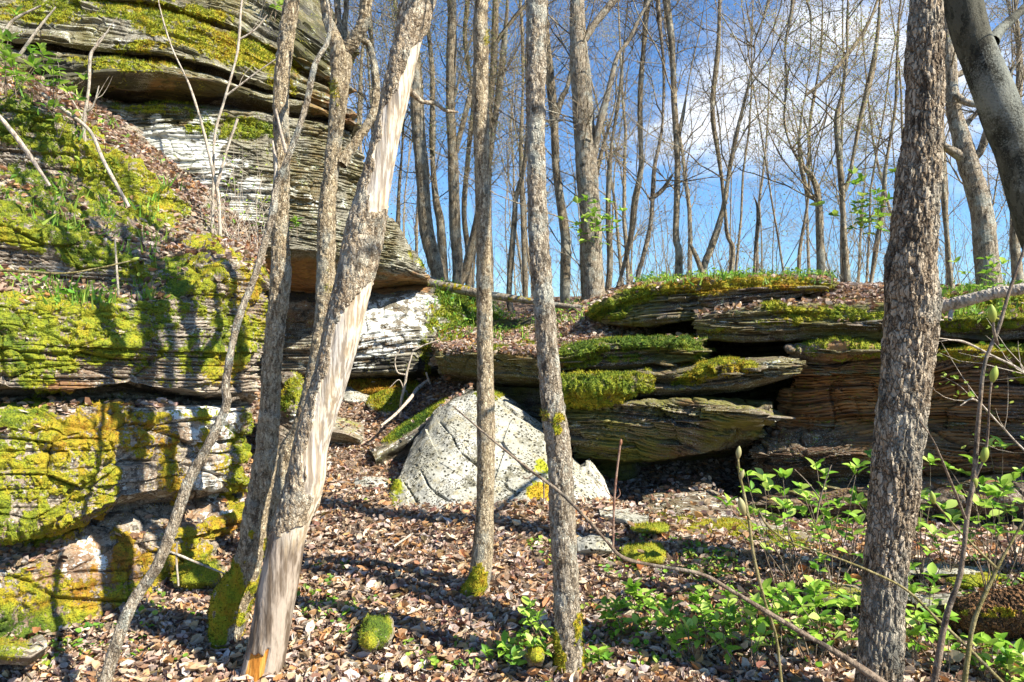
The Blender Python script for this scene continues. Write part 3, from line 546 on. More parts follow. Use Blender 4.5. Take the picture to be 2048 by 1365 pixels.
rock('slab', [
    [(1120,750,7.2),(1310,752,7.1)],
    [(1124,764,6.25),(1170,758,6.12),(1230,758,6.08),(1280,758,6.1),(1308,764,6.2)],
    [(1122,780,6.15),(1170,776,6.0),(1230,775,5.98),(1280,766,6.02),(1312,768,6.15)],
    [(1124,800,6.2),(1170,803,6.1),(1230,796,6.08),(1280,778,6.12),(1308,772,6.25)],
    [(1124,806,6.7),(1300,780,6.7)]], M['rockC'], L, seed=430, T1=.08, T2=.03, a1=.03, a2=.02, lump=.03, alga=.6,
    moss=[(1190,782,75,24,1.5),(1270,768,40,10,1.4),(1150,760,40,10,1.2)], hue=[(1190,790,80,12,.3)], base_hue=.45, ends=(.5, .8), bmoss=1.3, tufts=1.6)
rock('slab', [
    [(1120,800,7.4),(1550,800,7.0)],
    [(1124,806,6.3),(1250,804,6.12),(1340,800,6.0),(1400,797,5.9),(1450,798,5.84),(1500,812,5.78),(1548,826,5.75)],
    [(1124,812,6.25),(1250,812,6.05),(1340,812,5.92),(1400,812,5.8),(1450,818,5.72),(1500,824,5.66),(1556,832,5.68)],
    [(1124,850,6.25),(1250,846,6.1),(1340,846,5.95),(1400,842,5.85),(1450,842,5.78),(1500,840,5.74),(1548,850,5.8)],
    [(1128,880,6.35),(1250,878,6.2),(1340,874,6.08),(1400,868,6.0),(1450,862,5.98),(1500,858,6.0),(1530,856,6.05)],
    [(1140,925,6.5),(1250,922,6.35),(1340,908,6.25),(1400,898,6.2),(1450,892,6.25),(1500,880,6.35),(1520,872,6.4)],
    [(1150,935,6.9),(1250,932,6.9),(1340,915,6.8),(1450,902,6.8),(1510,885,6.8)],
    [(1150,950,7.8),(1510,930,7.8)]], M['rockC'], L, seed=440, tilt=(.10, .0), T1=.085, T2=.021, a1=.08, a2=.032, crack=.04, lump=.06, warp=.20, alga=.95, chip=.7, ends=(.8, .8),
    lich=[(1520,832,45,8,.9),(1430,846,70,4,.85,8),(1300,845,50,5,.5,5),(1200,866,30,5,.6,10),(1150,845,30,8,.5),(1460,810,40,4,.6)], rust=[(1300,900,120,20,.6),(1360,805,40,8,.8)], dark=[(1500,880,50,20,.5)])
rock('slab', [
    [(865,690,8.6),(1000,680,8.3),(1160,670,7.8)],
    [(868,700,7.4),(930,700,7.2),(1000,700,7.0),(1080,706,6.85),(1160,706,6.7)],
    [(872,706,7.34),(930,708,7.12),(1000,710,6.92),(1080,716,6.78),(1160,716,6.62)],
    [(880,735,7.45),(930,745,7.3),(1000,752,7.05),(1080,760,6.85),(1160,765,6.7)],
    [(890,748,7.8),(930,756,7.7),(1000,765,7.4),(1080,772,7.2),(1160,775,7.0)],
    [(895,760,8.6),(1000,775,8.6),(1160,790,8.2)]], M['rockC'], L, seed=460, T1=.07, T2=.025, a1=.04, a2=.025, lump=.04, alga=.45, ends=(1.4, .3), litter=1.6,
    moss=[(1020,698,50,8,.9,-10),(940,690,60,6,.6)], rust=[(1060,728,80,10,.8)])
rock('slab', [
    [(985,770,8.4),(1250,770,7.4)],
    [(985,772,7.6),(1080,775,7.3),(1250,780,6.9)],
    [(985,830,7.6),(1080,850,7.2),(1250,860,6.8)],
    [(985,950,7.6),(1080,960,7.2),(1250,960,6.9)]], M['rockC'], L, seed=470, T1=.09, T2=.03, a1=.04, a2=.02, lump=.08, alga=.9, ends=(.3, .3), step=3)
# back wall added to keep light out of the slab gaps, painted dark as shade
rock('shade_core', [
    [(880,640,9.3),(1100,630,8.9),(1250,625,8.7),(1450,600,8.3),(1700,600,7.6),(2048,600,7.2),(2300,590,7.0)],
    [(860,690,9.2),(1100,690,8.4),(1250,660,8.2),(1450,660,7.9),(1700,650,7.4),(2048,650,7.0),(2300,650,6.8)],
    [(900,760,9.4),(1000,800,8.4),(1200,800,7.9),(1450,780,7.6),(1700,780,7.2),(2048,780,6.8),(2300,780,6.6)],
    [(960,900,8.6),(1200,930,7.9),(1450,930,7.6),(1700,930,7.2),(2048,930,6.8),(2300,930,6.6)],
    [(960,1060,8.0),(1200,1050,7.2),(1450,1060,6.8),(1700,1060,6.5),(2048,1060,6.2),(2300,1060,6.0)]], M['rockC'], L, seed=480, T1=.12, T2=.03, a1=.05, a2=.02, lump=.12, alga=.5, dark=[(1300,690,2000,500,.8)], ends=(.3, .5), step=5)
# bank of earth between the cliff and the top slab of the ledge
def lone(name, label, cat, rows, at, **k):
    e = empty(name, W(*at), label, cat); rock('rock_body', rows, parent=e, **k); return e
lone('earth_bank', 'sloping leaf strewn bank of earth between the cliff and the ledge', 'bank', [
    [(870,560,11.2),(930,625,11.0),(1000,640,10.8),(1100,628,10.4),(1200,606,9.6),(1330,580,9.0),(1480,560,8.8)],
    [(880,600,10.2),(930,640,9.9),(1000,655,9.6),(1080,640,9.2),(1160,612,8.6),(1230,600,8.2),(1330,580,8.3)],
    [(870,660,8.9),(930,668,8.6),(1000,676,8.4),(1080,668,8.0),(1150,650,7.7),(1200,650,7.5),(1300,665,7.9)],
    [(860,700,8.2),(930,694,7.9),(1000,696,7.7),(1080,700,7.3),(1140,690,7.05),(1190,680,7.0),(1290,690,7.6)],
    [(860,730,8.4),(1000,730,7.9),(1140,730,7.3),(1290,720,7.9)]], (1050, 690, 7.8), mat=M['rockB'], seed=500, T1=.3, T2=.08, a1=.02, a2=.01, lump=.10, litter=3.0,
    moss=[(1050,660,30,10,1.1),(1010,664,40,10,.9),(900,650,40,50,.9),(1160,690,40,12,1)], ends=(.5, .5), step=3.2)

# ------------------------------------------------------------------ pale boulder and loose stones
def simple_rock(name, label, cat, rows_, mat='boulder', seed=0, moss=(), hue=(), dark=(), lump=.03, step=2.4, ends=(.5, .5), cracks=0, at=None, group=None, flat=0, polyc=()):
    step = 1.6 if name == 'pale_boulder' else step
    rows = [[(x, y, Y * (1 if name == 'pale_boulder' else .945)) for x, y, Y in r] for r in rows_]
    V, bed = loft(rows, step, ends, .008 if name == 'pale_boulder' else .02, 1.2); N = normals(gauss_u(gauss_u(V, 2).transpose(1, 0, 2), 2).transpose(1, 0, 2)); X, Y, Z = V[..., 0], V[..., 1], V[..., 2]
    px, py = PX(V); d = (fbm(X * 2.2, Y * 2.2, Z * 2.2, 4, seed) - .5) * 2 * lump + (fbm(X * 12, Y * 12, Z * 12, 3, seed + 1) - .5) * .02
    if name == 'pale_boulder': f1_, f2_, fi_ = worley(X * 2.3, Y * 2.3, Z * 2.3, 61); d = d + (fi_ - .5) * .05
    for pl_ in polyc:
        dd = np.full(px.shape, 99.0)
        for (x0, y0), (x1, y1) in zip(pl_[:-1], pl_[1:]):
            tt = np.clip(((px - x0) * (x1 - x0) + (py - y0) * (y1 - y0)) / ((x1 - x0) ** 2 + (y1 - y0) ** 2), 0, 1); dd = np.minimum(dd, np.hypot(px - x0 - tt * (x1 - x0) + 5 * (vn(px * .06, py * .06, 0, 3) - .5), py - y0 - tt * (y1 - y0) + 9 * (vn(px * .05, py * .05, 0, 4) - .5)))
        d = d - .045 * np.exp(-(dd / 1.7) ** 2)
    if cracks:
        q = px * .7 - py * .25; wv = fbm(X * 2.2 + 5, Y * 2.2, Z * 2.2, 4, seed + 3)
        for (c0, wd, dep) in ((0.47, .006, .06), (.56, .004, .035), (.40, .004, .03)): d = d - dep * cracks * np.exp(-((wv - c0) / wd) ** 2)
    mo = paint(px, py, moss); mo = np.clip(mo * (1 + .9 * (fbm(X * 5, Y * 5, Z * 5, 3, seed + 4) - .5) * 2), 0, 1)
    V2 = V + N * (d + mo * .02 * (vn(X * 25, Y * 25, Z * 25, seed + 6)))[..., None]
    nv, nu = V.shape[:2]; i, j = np.meshgrid(np.arange(nv - 1), np.arange(nu - 1), indexing='ij'); i = i.ravel(); j = j.ravel()
    Fq = np.stack([i * nu + j, (i + 1) * nu + j, (i + 1) * nu + j + 1, i * nu + j + 1], -1)
    hu = .55 + paint(px, py, hue); og = V2.reshape(-1, 3).mean(0); og[2] = V2[..., 2].min()
    o = link_mesh(name, V2.reshape(-1, 3), Fq, M[mat], dict(bed=bed.ravel(), moss=mo.ravel(), hue=hu.ravel(), dark=paint(px, py, dark).ravel(), lich=(hu * 0 + (.35 if mat != 'boulder' else 0)).ravel(), rust=hu.ravel() * 0, alga=hu.ravel() * 0 + .25), smooth=False, origin=og)
    tag(o, label, cat, group)
    ROCKS.append(dict(V=V2.reshape(-1, 3), F=Fq, N=normals(V2).reshape(-1, 3), mo=mo.ravel(), hu=hu.ravel(), px=px.ravel(), py=py.ravel(), up=N[..., 2].ravel(), parent=o, litter=(.0 if mat == 'boulder' else .12), tufts=1.0, name=name, obj=o))
    return o
simple_rock('pale_boulder', 'big pale boulder with black lichen spots behind the slim middle trees', 'boulder', [
    [(890,850,7.4),(930,790,7.4),(1000,790,7.3),(1100,860,7.1),(1160,925,6.9)],
    [(838,868,6.5),(872,826,6.5),(908,797,6.5),(948,783,6.48),(985,792,6.4),(1050,832,6.3),(1110,875,6.2),(1162,935,6.05)],
    [(834,874,6.32),(868,832,6.32),(905,803,6.34),(948,789,6.34),(985,798,6.27),(1050,838,6.17),(1110,881,6.06),(1164,940,5.93)],
    [(812,925,6.02),(850,890,6.0),(900,868,6.0),(960,868,5.98),(1040,892,5.92),(1110,925,5.85),(1178,968,5.8)],
    [(788,985,5.72),(860,958,5.64),(900,950,5.62),(960,955,5.60),(1050,965,5.55),(1120,980,5.55),(1190,1000,5.62)],
    [(774,1035,5.5),(860,1028,5.36),(950,1020,5.30),(1050,1018,5.27),(1130,1022,5.32),(1200,1032,5.42)],
    [(774,1075,5.5),(950,1065,5.25),(1200,1075,5.3)]], seed=600, cracks=0, lump=.04, polyc=[[(880,845),(925,905),(960,930),(1012,965)],[(835,935),(868,985),(905,1008)],[(985,955),(1035,990)],[(812,970),(835,1005)]], moss=[(1090,990,40,20,.8),(1000,790,60,8,.6),(790,1000,30,40,.6),(1080,960,20,40,.6)], hue=[(1090,1000,40,30,.3)], dark=[(890,1010,60,12,.3),(1030,985,40,8,.3)])
simple_rock('mossy_stone', 'low mossy stone in the gully above the pale boulder', 'rock', [
    [(738,800,9.2),(800,784,9.2)],[(740,798,8.9),(770,784,8.85),(806,783,8.9)],[(736,812,8.6),(770,818,8.45),(806,808,8.55)],[(750,828,8.5),(775,836,8.4),(800,826,8.5)],[(750,850,8.6),(800,850,8.6)]], 'rockB', 620, moss=[(775,800,40,25,.75)], ends=(.2, .2))
simple_rock('flat_stone', 'flat grey stone lying in leaves right of the bare leaning trunk', 'rock', [
    [(655,830,8.2),(715,845,8.2)],[(650,842,7.7),(690,838,7.8),(724,858,7.7)],[(652,862,7.4),(690,868,7.3),(722,880,7.35)],[(655,872,7.4),(722,890,7.4)],[(655,900,7.6),(722,905,7.6)]], 'rockB', 630, moss=[(700,850,30,16,.3)], ends=(.1, .1))
simple_rock('white_stone', 'pale broken stones below the orange moss strip', 'rock', [
    [(672,772,9.6),(742,782,9.6)],[(674,782,9.2),(700,776,9.1),(742,788,9.2)],[(676,800,8.9),(705,804,8.75),(738,800,8.9)],[(678,818,8.9),(738,816,8.9)]], 'boulder', 640, ends=(.1, .1))
simple_rock('orange_mossy_stone', 'long low stone topped with orange moss under the lit cave wall', 'rock', [
    [(692,760,9.9),(835,764,9.9)],[(692,764,9.3),(760,764,9.2),(832,769,9.3)],[(694,782,9.1),(760,784,9.0),(836,782,9.1)],[(696,792,9.15),(830,792,9.15)]], 'rockB', 650, moss=[(765,775,90,16,1.5)], hue=[(740,775,60,20,.4),(800,775,30,20,.25)], ends=(.1, .1))
simple_rock('slanting_root_slab', 'dark slanting stone slab with a green mossy edge left of the pale boulder', 'rock slab', [
    [(735,905,7.4),(800,858,7.9),(870,812,8.2),(948,770,8.2)],[(740,905,7.0),(790,870,7.2),(850,832,7.3),(900,802,7.2),(945,775,7.1)],[(745,912,6.8),(800,880,6.95),(860,842,7.0),(905,810,6.9),(948,782,6.8)],[(750,925,6.85),(870,850,7.0),(950,795,6.85)],[(750,960,7.1),(950,830,7.1)]],
    'rockB', 660, moss=[(820,850,60,12,1.3,-35),(870,815,30,9,.9,-35)], hue=[(820,850,80,30,-.35)], dark=[(840,870,120,12,1,-33),(920,800,50,12,1,-33)], ends=(.2, .1), lump=.015)
simple_rock('white_flat_stone', 'long white flat stone beside the foot of the pale boulder', 'rock', [
    [(1196,1012,6.0),(1290,1020,6.0)],[(1196,1016,5.6),(1240,1014,5.6),(1296,1024,5.6)],[(1200,1030,5.3),(1250,1038,5.2),(1298,1040,5.25)],[(1205,1036,5.3),(1255,1048,5.2),(1296,1050,5.25)],[(1205,1060,5.4),(1296,1064,5.3)]], 'boulder', 670, ends=(.1, .1), lump=.01)
simple_rock('grey_slab', 'broad grey cracked slab in the shade under the ledge', 'rock slab', [
    [(1290,985,6.9),(1420,975,6.9),(1480,1000,6.8)],[(1284,994,6.4),(1330,982,6.4),(1420,984,6.3),(1470,1004,6.2)],[(1290,1022,5.8),(1350,1030,5.65),(1420,1036,5.6),(1476,1034,5.6)],[(1290,1034,5.8),(1350,1044,5.65),(1476,1050,5.6)],[(1290,1070,5.9),(1476,1076,5.7)]], 'rockC', 680, ends=(.1, .1), lump=.015, cracks=.5)
simple_rock('dim_slab', 'smaller tilted slab lying on the grey slab under the ledge', 'rock slab', [
    [(1320,975,7.3),(1425,955,7.3)],[(1322,978,7.0),(1360,960,7.0),(1405,955,6.9),(1425,965,6.8)],[(1325,982,6.6),(1380,984,6.4),(1424,975,6.5)],[(1325,992,6.6),(1420,990,6.5)]], 'rockC', 685, ends=(.1, .1), lump=.01)
simple_rock('mossy_slab', 'low flat slab with thick yellow moss in front of the ledge', 'rock slab', [
    [(1300,1024,6.0),(1450,1030,5.9),(1600,1060,5.6),(1710,1090,5.3)],[(1296,1030,5.6),(1400,1036,5.5),(1500,1048,5.3),(1600,1066,5.1),(1706,1095,4.9)],[(1370,1070,5.05),(1430,1084,4.95),(1500,1090,4.85),(1600,1096,4.75),(1706,1116,4.6)],[(1375,1078,5.1),(1430,1094,5.0),(1500,1098,4.9),(1600,1102,4.8),(1706,1122,4.65)],[(1375,1100,5.3),(1706,1140,4.9)]], 'rockB', 690,
    moss=[(1430,1066,80,26,1.5),(1340,1040,60,8,1),(1540,1080,80,16,1.3,8),(1640,1098,70,14,1.1,10),(1310,1034,20,10,1.3)], hue=[(1430,1070,100,30,.05)], ends=(.1, .1), lump=.02)
simple_rock('half_buried_slab', 'second mossy stone slab half buried in leaves below the first', 'rock slab', [
    [(1510,1108,5.1),(1750,1150,4.8)],[(1506,1112,4.8),(1560,1108,4.8),(1640,1130,4.65),(1750,1160,4.4)],[(1520,1130,4.5),(1600,1150,4.4),(1680,1170,4.3),(1750,1180,4.2)],[(1525,1140,4.55),(1680,1182,4.35),(1750,1190,4.25)],[(1525,1160,4.7),(1750,1210,4.4)]], 'rockB', 700,
    moss=[(1560,1118,60,8,1.2,12),(1650,1150,70,16,1.3,16),(1600,1140,40,10,.7)], ends=(.1, .1), lump=.02)
for k, (lab, cx, cy, Yc, rx, ry, ms, mt) in enumerate([
    ('pale flat stone behind the furrowed trunk at right', 1890, 1140, 4.15, 90, 16, 0, 'boulder'),
    ('pinkish flat stone half sunk in leaves right of the furrowed trunk', 1900, 1200, 3.8, 60, 20, 0, 'boulder'),
    ('grey flat stone among green shrubs left of the furrowed trunk', 1690, 1190, 3.85, 60, 20, .4, 'rockB'),
    ('tan stone lying in leaves right of the mossy footed slim tree', 1190, 1088, 4.75, 36, 22, 0, 'boulder'),
    ('yellow mossy mound of stone at the right edge', 1960, 1160, 4.0, 60, 22, 1.5, 'rockB'),
    ('steep yellow mossy stone right of the tan stone', 1290, 1110, 4.65, 40, 20, 1.2, 'rockB'),
    ('round moss covered stone on the leaves in the foreground', 750, 1262, 3.75, 27, 30, 1.6, 'rockB'),
    ('small bright moss ball in front of the round moss covered stone', 738, 1280, 3.66, 16, 16, 1.6, 'rockB'),
    ('small grey stone at the lower edge of the left rock', 20, 1300, 3.85, 40, 20, .6, 'rockB'),
    ('small mossy stone near the foot of the pale boulder', 1300, 1058, 5.0, 34, 9, 1.1, 'rockB'),
    ('small mossy cushion stone by the spotted slim trunk', 1072, 1310, 3.42, 16, 16, 1.5, 'rockB'),
    ('green mossy stone at the foot of the left outcrop', 390, 1150, 4.75, 44, 26, 1.5, 'rockB'),
    ('white slabby stone lying left of the moss slab', 740, 968, 6.3, 34, 16, .2, 'boulder')]):
    rows = []
    for a, (sc_, dy, dY) in enumerate([(.55, -.95, .30), (.8, -.85, .10), (1, -.2, -.06), (1.02, .5, -.10), (.9, 1.0, -.05), (.9, 1.6, .1)]):
        rows.append([(cx + rx * sc_ * q, cy + ry * (dy + (.25 * q * q if a < 4 else 0)), Yc + dY * (rx / 50) + .04 * q * q) for q in (-1, -.5, 0, .5, 1)])
    simple_rock('stone', lab, 'rock', rows, mt, 710 + 7 * k, moss=[(cx, cy - ry * .2, rx * 1.1, ry * 1.2, ms)] if ms else (), hue=[(cx, cy, rx, ry, -.28 if lab.startswith('round') else .0)], ends=(.12, .12), lump=.015)

def plate_mesh(k):
    r = np.random.RandomState(k + 50); n = 11; th = np.linspace(0, 2 * math.pi, n, endpoint=False) + r.uniform(-.15, .15, n); rad = r.uniform(.65, 1.1, n); x = np.cos(th) * rad * .5; y = np.sin(th) * rad * .32
    t0 = r.uniform(.8, 1.2); V = []
    for z, q in ((-.5, .93), (-.1, 1.0), (.3, .97), (.5, .90)):
        for a in range(n): V.append((x[a] * q + r.uniform(-.012, .012), y[a] * q + r.uniform(-.012, .012), z * t0 + .25 * x[a]))
    V.append((0, 0, -.5)); V.append((0, 0, .5)); F4 = []
    for l in range(3):
        for a in range(n): b_ = (a + 1) % n; F4.append((l * n + a, l * n + b_, (l + 1) * n + b_, (l + 1) * n + a))
    F3 = [(4 * n, (a + 1) % n, a, a) for a in range(n)] + [(4 * n + 1, 3 * n + a, 3 * n + (a + 1) % n, 3 * n + (a + 1) % n) for a in range(n)]
    me = bpy.data.meshes.new('slab'); me.from_pydata([tuple(map(float, v)) for v in V], [], [tuple(int(i) for i in f) for f in F4] + [(int(f[0]), int(f[1]), int(f[2])) for f in F3]); me.materials.append(M['rockC']); me.update()
    nv = len(V)
    for nm, val in (('alga', .5), ('lich', .15), ('plain', 0.0), ('moss', 0.0), ('bed', None)):
        at = me.attributes.new(nm, 'FLOAT', 'POINT'); at.data.foreach_set('value', np.array([v[2] * .03 for v in V] if val is None else [val] * nv, np.float32))
    return me
PM = [plate_mesh(k) for k in range(7)]; pr = np.random.RandomState(4)
LR = [R for R in ROCKS if R['parent'].name == 'layered_ledge' and R['obj'].name.split('.')[0] != 'shade_core']
LV = np.concatenate([R['V'] for R in LR]); LN = np.concatenate([R['N'] for R in LR]); LPX, LPY = PX(LV)
def plates(n, poly, wr, pro, thk=(.008, .02)):
    pl_ = np.array(poly, float); seg = np.linalg.norm(np.diff(pl_, axis=0), axis=1); cum = np.concatenate([[0], np.cumsum(seg)])
    for k in range(n):
        t = pr.uniform(0, cum[-1]); cx = np.interp(t, cum, pl_[:, 0]) + pr.normal(0, 6); cy = np.interp(t, cum, pl_[:, 1]) + pr.normal(0, 5)
        m = (np.abs(LPX - cx) < 10) & (np.abs(LPY - cy) < 5)
        if not m.any(): continue
        idx = np.where(m)[0]; i0 = idx[LV[idx, 1].argmin()]; p = LV[i0]; nrm = LN[i0].copy(); nrm[2] = 0; nl = np.linalg.norm(nrm)
        if nl < .3: nrm = np.array([-.4, -.9, 0]); nl = 1
        nrm /= nl
        if nrm[1] > -.2: continue
        wdt = pr.uniform(*wr); o = bpy.data.objects.new('slab', PM[pr.randint(7)]); C.objects.link(o); o.parent = L; dep = wdt * .32
        q = p - nrm * (dep - pr.uniform(*pro)); ya = math.atan2(nrm[1], nrm[0]) + math.pi / 2 + pr.normal(0, .25)
        o.matrix_local = Matrix.Translation([float(q[j]) - L.location[j] for j in range(3)]) @ Matrix.Rotation(ya, 4, 'Z') @ Matrix.Rotation(pr.normal(-.03, .05), 4, 'X') @ Matrix.Rotation(pr.normal(.02, .05), 4, 'Y') @ Matrix.Diagonal((wdt, wdt, pr.uniform(*thk), 1))
plates(16, [(1380,806),(1450,812),(1545,836)], (.16, .40), (.02, .08))
plates(12, [(1460,760),(1540,742),(1596,730)], (.14, .36), (.01, .06))
plates(10, [(1150,850),(1250,848),(1340,846),(1440,848)], (.16, .40), (.01, .05))
plates(10, [(1420,596),(1500,592),(1620,582)], (.2, .45), (.01, .06))
plates(12, [(1420,650),(1540,652),(1640,648),(1770,652)], (.2, .5), (.01, .06))
plates(8, [(1620,700),(1700,704),(1780,706)], (.2, .45), (.01, .06))
plates(8, [(1590,745),(1680,752),(1760,748)], (.15, .35), (.01, .04))
plates(7, [(1140,725),(1250,720),(1400,712)], (.16, .34), (.01, .05))
plates(9, [(890,715),(1000,722),(1150,722)], (.25, .5), (.02, .08))
plates(8, [(1560,975),(1700,975),(2000,968)], (.2, .5), (.02, .07))
plates(8, [(1640,850),(1760,842),(2030,850)], (.15, .4), (.005, .03))
plates(8, [(1170,900),(1300,895),(1450,880)], (.2, .4), (.01, .05))
# ------------------------------------------------------------------ litter, tufts, seedlings
def rot_frames(n, tilt, rs, base_n=None):
    yaw = rs.uniform(0, 2 * math.pi, n); tl = rs.normal(0, tilt, n); rl = rs.normal(0, tilt, n)
    X = np.stack([np.cos(yaw), np.sin(yaw), tl], -1); X /= np.linalg.norm(X, axis=1, keepdims=True)
    up = np.stack([rl * -np.sin(yaw), rl * np.cos(yaw), np.ones(n)], -1)
    if base_n is not None: up = up + base_n * 1.2 - [0, 0, 1.0]
    Zv = up - (up * X).sum(1, keepdims=True) * X; Zv /= np.linalg.norm(Zv, axis=1, keepdims=True)
    return X, np.cross(Zv, X), Zv
def leaves_mesh(P, size, tilt, rs, pal, base_n=None, aspect=.5, curl=.35):
    n = len(P); X, Y, Z = rot_frames(n, tilt, rs, base_n); L = size * rs.uniform(.7, 1.25, n)
    wv = L * aspect * rs.uniform(.7, 1.2, n) * .5; cu = rs.uniform(-.3, 1, n) * curl
    def pt(a, b, c): return P + X * (L * a)[:, None] + Y * (wv * b)[:, None] + Z * (L * c)[:, None]
    z0 = np.zeros(n); o = np.ones(n)
    vs = [pt(-.5 * o, z0, cu * .3), pt(-.15 * o, -o, cu * .55 + rs.uniform(-.1, .1, n)), pt(.25 * o, -.85 * o, cu * .6 + rs.uniform(-.1, .1, n)), pt(.52 * o, z0, cu * .55),
          pt(.25 * o, .85 * o, cu * .6 + rs.uniform(-.1, .1, n)), pt(-.15 * o, o, cu * .55 + rs.uniform(-.1, .1, n)), pt(-.1 * o, z0, -.02 * o), pt(.25 * o, z0, -.02 * o)]
    V = np.stack(vs, 1).reshape(-1, 3); b = np.arange(n)[:, None] * 8
    T = np.array([[0, 6, 1], [1, 6, 2], [6, 7, 2], [2, 7, 3], [3, 7, 4], [4, 7, 5], [7, 6, 5], [5, 6, 0]])
    Fc = (b[:, :, None] + T[None]).reshape(-1, 3)
    ci = rs.randint(0, len(pal), n); c = np.array(pal)[ci] * rs.uniform(.85, 1.2, (n, 1)); c = np.clip(c + rs.normal(0, .012, (n, 3)), .01, .9)
    return V, Fc, np.repeat(c, 8, 0)
class Acc:
    def __init__(s): s.V = []; s.F = []; s.c = []; s.n = 0
    def add(s, V, Fc, c):
        if len(V) == 0: return
        s.V.append(V); s.F.append(Fc + s.n); s.c.append(c); s.n += len(V)
    def build(s, name, mat, parent=None, kind='stuff', smooth=False, origin=None):
        if not s.V: return None
        o = link_mesh(name, np.concatenate(s.V), np.concatenate(s.F), mat, cols=dict(col=np.concatenate(s.c)), parent=parent, smooth=smooth, origin=origin)
        if kind: o['kind'] = kind
        return o
DEAD = [(0.50,0.37,0.29),(0.44,0.31,0.24),(0.58,0.46,0.38),(0.46,0.33,0.22),(0.40,0.27,0.17),(0.56,0.45,0.33),(0.30,0.18,0.10),(0.42,0.21,0.09),(0.52,0.30,0.14),(0.50,0.40,0.33),(0.36,0.25,0.18),(0.20,0.11,0.065),(0.58,0.50,0.44),(0.26,0.16,0.10),(0.16,0.10,0.06)]
rs = np.random.RandomState(5)
def pick(R, w, n):
    V, Fq = R['V'], R['F']; a = np.linalg.norm(np.cross(V[Fq[:, 1]] - V[Fq[:, 0]], V[Fq[:, 3]] - V[Fq[:, 0]]), axis=1)
    p = a * w[Fq[:, 0]]; s_ = p.sum()
    if s_ <= 0: return None, 0
    return rs.choice(len(Fq), n, p=p / s_), s_
def onface(R, f):
    V, Fq = R['V'], R['F']; u = rs.uniform(0, 1, (len(f), 1)); v = rs.uniform(0, 1, (len(f), 1))
    return V[Fq[f, 0]] * (1 - u) * (1 - v) + V[Fq[f, 1]] * u * (1 - v) + V[Fq[f, 2]] * u * v + V[Fq[f, 3]] * (1 - u) * v, R['N'][Fq[f, 0]], Fq[f, 0]
lit = Acc()
# ground litter: dense where the camera sees it
def ground_pts(n, ymax=9.6, ymin=2.3, pw=1.6):
    Yq = ymin + (ymax - ymin) * rs.uniform(0, 1, n) ** pw; Xq = rs.uniform(-.78, .78, n) * Yq + rs.uniform(-.3, .3, n); return Xq, Yq
x, y = ground_pts(92000); z = G(x, y)
P = np.stack([x, y, z + rs.uniform(-.006, .026, len(x))], -1)
h_ = len(P) // 2
lit.add(*leaves_mesh(P[:h_], .050, .5, rs, DEAD, aspect=.32, curl=1.0)); lit.add(*leaves_mesh(P[h_:], .038, .5, rs, DEAD, aspect=.45, curl=.9))
x, y = ground_pts(30000, 7, 2.4); lit.add(*leaves_mesh(np.stack([x, y, G(x, y) + rs.uniform(0, .03, len(x))], -1), .024, .8, rs, DEAD, aspect=.4, curl=1.0))
x, y = ground_pts(16000, 12, 7); P = np.stack([x, y, G(x, y) + rs.uniform(0, .03, len(x))], -1)
lit.add(*leaves_mesh(P, .07, .36, rs, DEAD, curl=.5))
for R in ROCKS:
    if not R['litter']: continue
    wgt = sst(R['up'], .45, .75) * (1 - .95 * sst(R['mo'], .1, .5)) * R['litter']
    if R['name'] == 'rock_body' and R['parent'].name == 'mossy_outcrop': wgt = wgt * sst(fbm(R['V'][:, 0] * 2, R['V'][:, 1] * 2, R['V'][:, 2] * 2, 3, 77), .38, .52) * 1.5
    f, s_ = pick(R, wgt, 10)
    if f is None: continue
    n = int(min(14000, s_ * 1300)); f, _ = pick(R, wgt, n); p, nn_, _i = onface(R, f)
    lit.add(*leaves_mesh(p + nn_ * .008 + [0, 0, .008], .055, .4, rs, DEAD, base_n=nn_, aspect=.42, curl=.9))
lit.build('leaf_litter', M['leaf_dead'])
tag(bpy.data.objects['leaf_litter'], 'layer of curled brown and tan dead leaves over the forest floor', 'leaf litter', kind='stuff')

# larger leaves lying on top
big = Acc(); x, y = ground_pts(1700, 6.5, 2.6); P = np.stack([x, y, G(x, y) + .03], -1)
big.add(*leaves_mesh(P, .060, .5, rs, [(0.62,0.45,0.27),(0.55,0.33,0.16),(0.66,0.55,0.42),(0.48,0.24,0.10),(0.70,0.58,0.40)], aspect=.55, curl=1.0))
x, y = ground_pts(5200, 7.5, 2.4); big.add(*leaves_mesh(np.stack([x, y, G(x, y) + .02 + rs.uniform(0, .012, len(x))], -1), .078, .22, rs, DEAD + [(0.60,0.48,0.38),(0.56,0.42,0.31)], aspect=.50, curl=.35))
big.build('fallen_leaves', M['leaf_dead']); tag(bpy.data.objects['fallen_leaves'], 'larger tan and orange leaves scattered over the litter', 'fallen leaves', kind='stuff')

def moss_color(h):
    xs = [0, .28, .55, .78, 1]; cs = np.array([(0.04, 0.11, 0.012), (0.13, 0.21, 0.015), (0.34, 0.36, 0.022), (0.44, 0.33, 0.024), (0.38, 0.18, 0.02)])
    return np.stack([np.interp(h, xs, cs[:, k]) for k in range(3)], -1)
def blades(P, N, h, rs, col, wd=.18, spread=.5):
    n = len(P); D = N + rs.normal(0, spread, (n, 3)) + [0, 0, .25]; D /= np.linalg.norm(D, axis=1, keepdims=True)
    S = np.cross(D, rs.normal(0, 1, (n, 3))); S /= np.linalg.norm(S, axis=1, keepdims=True); L = h * rs.uniform(.5, 1.3, n)
    V = np.stack([P - S * (L * wd)[:, None], P + S * (L * wd)[:, None], P + D * L[:, None]], 1).reshape(-1, 3)
    return V, np.arange(n * 3).reshape(-1, 3), np.repeat(col, 3, 0)
seen = {}
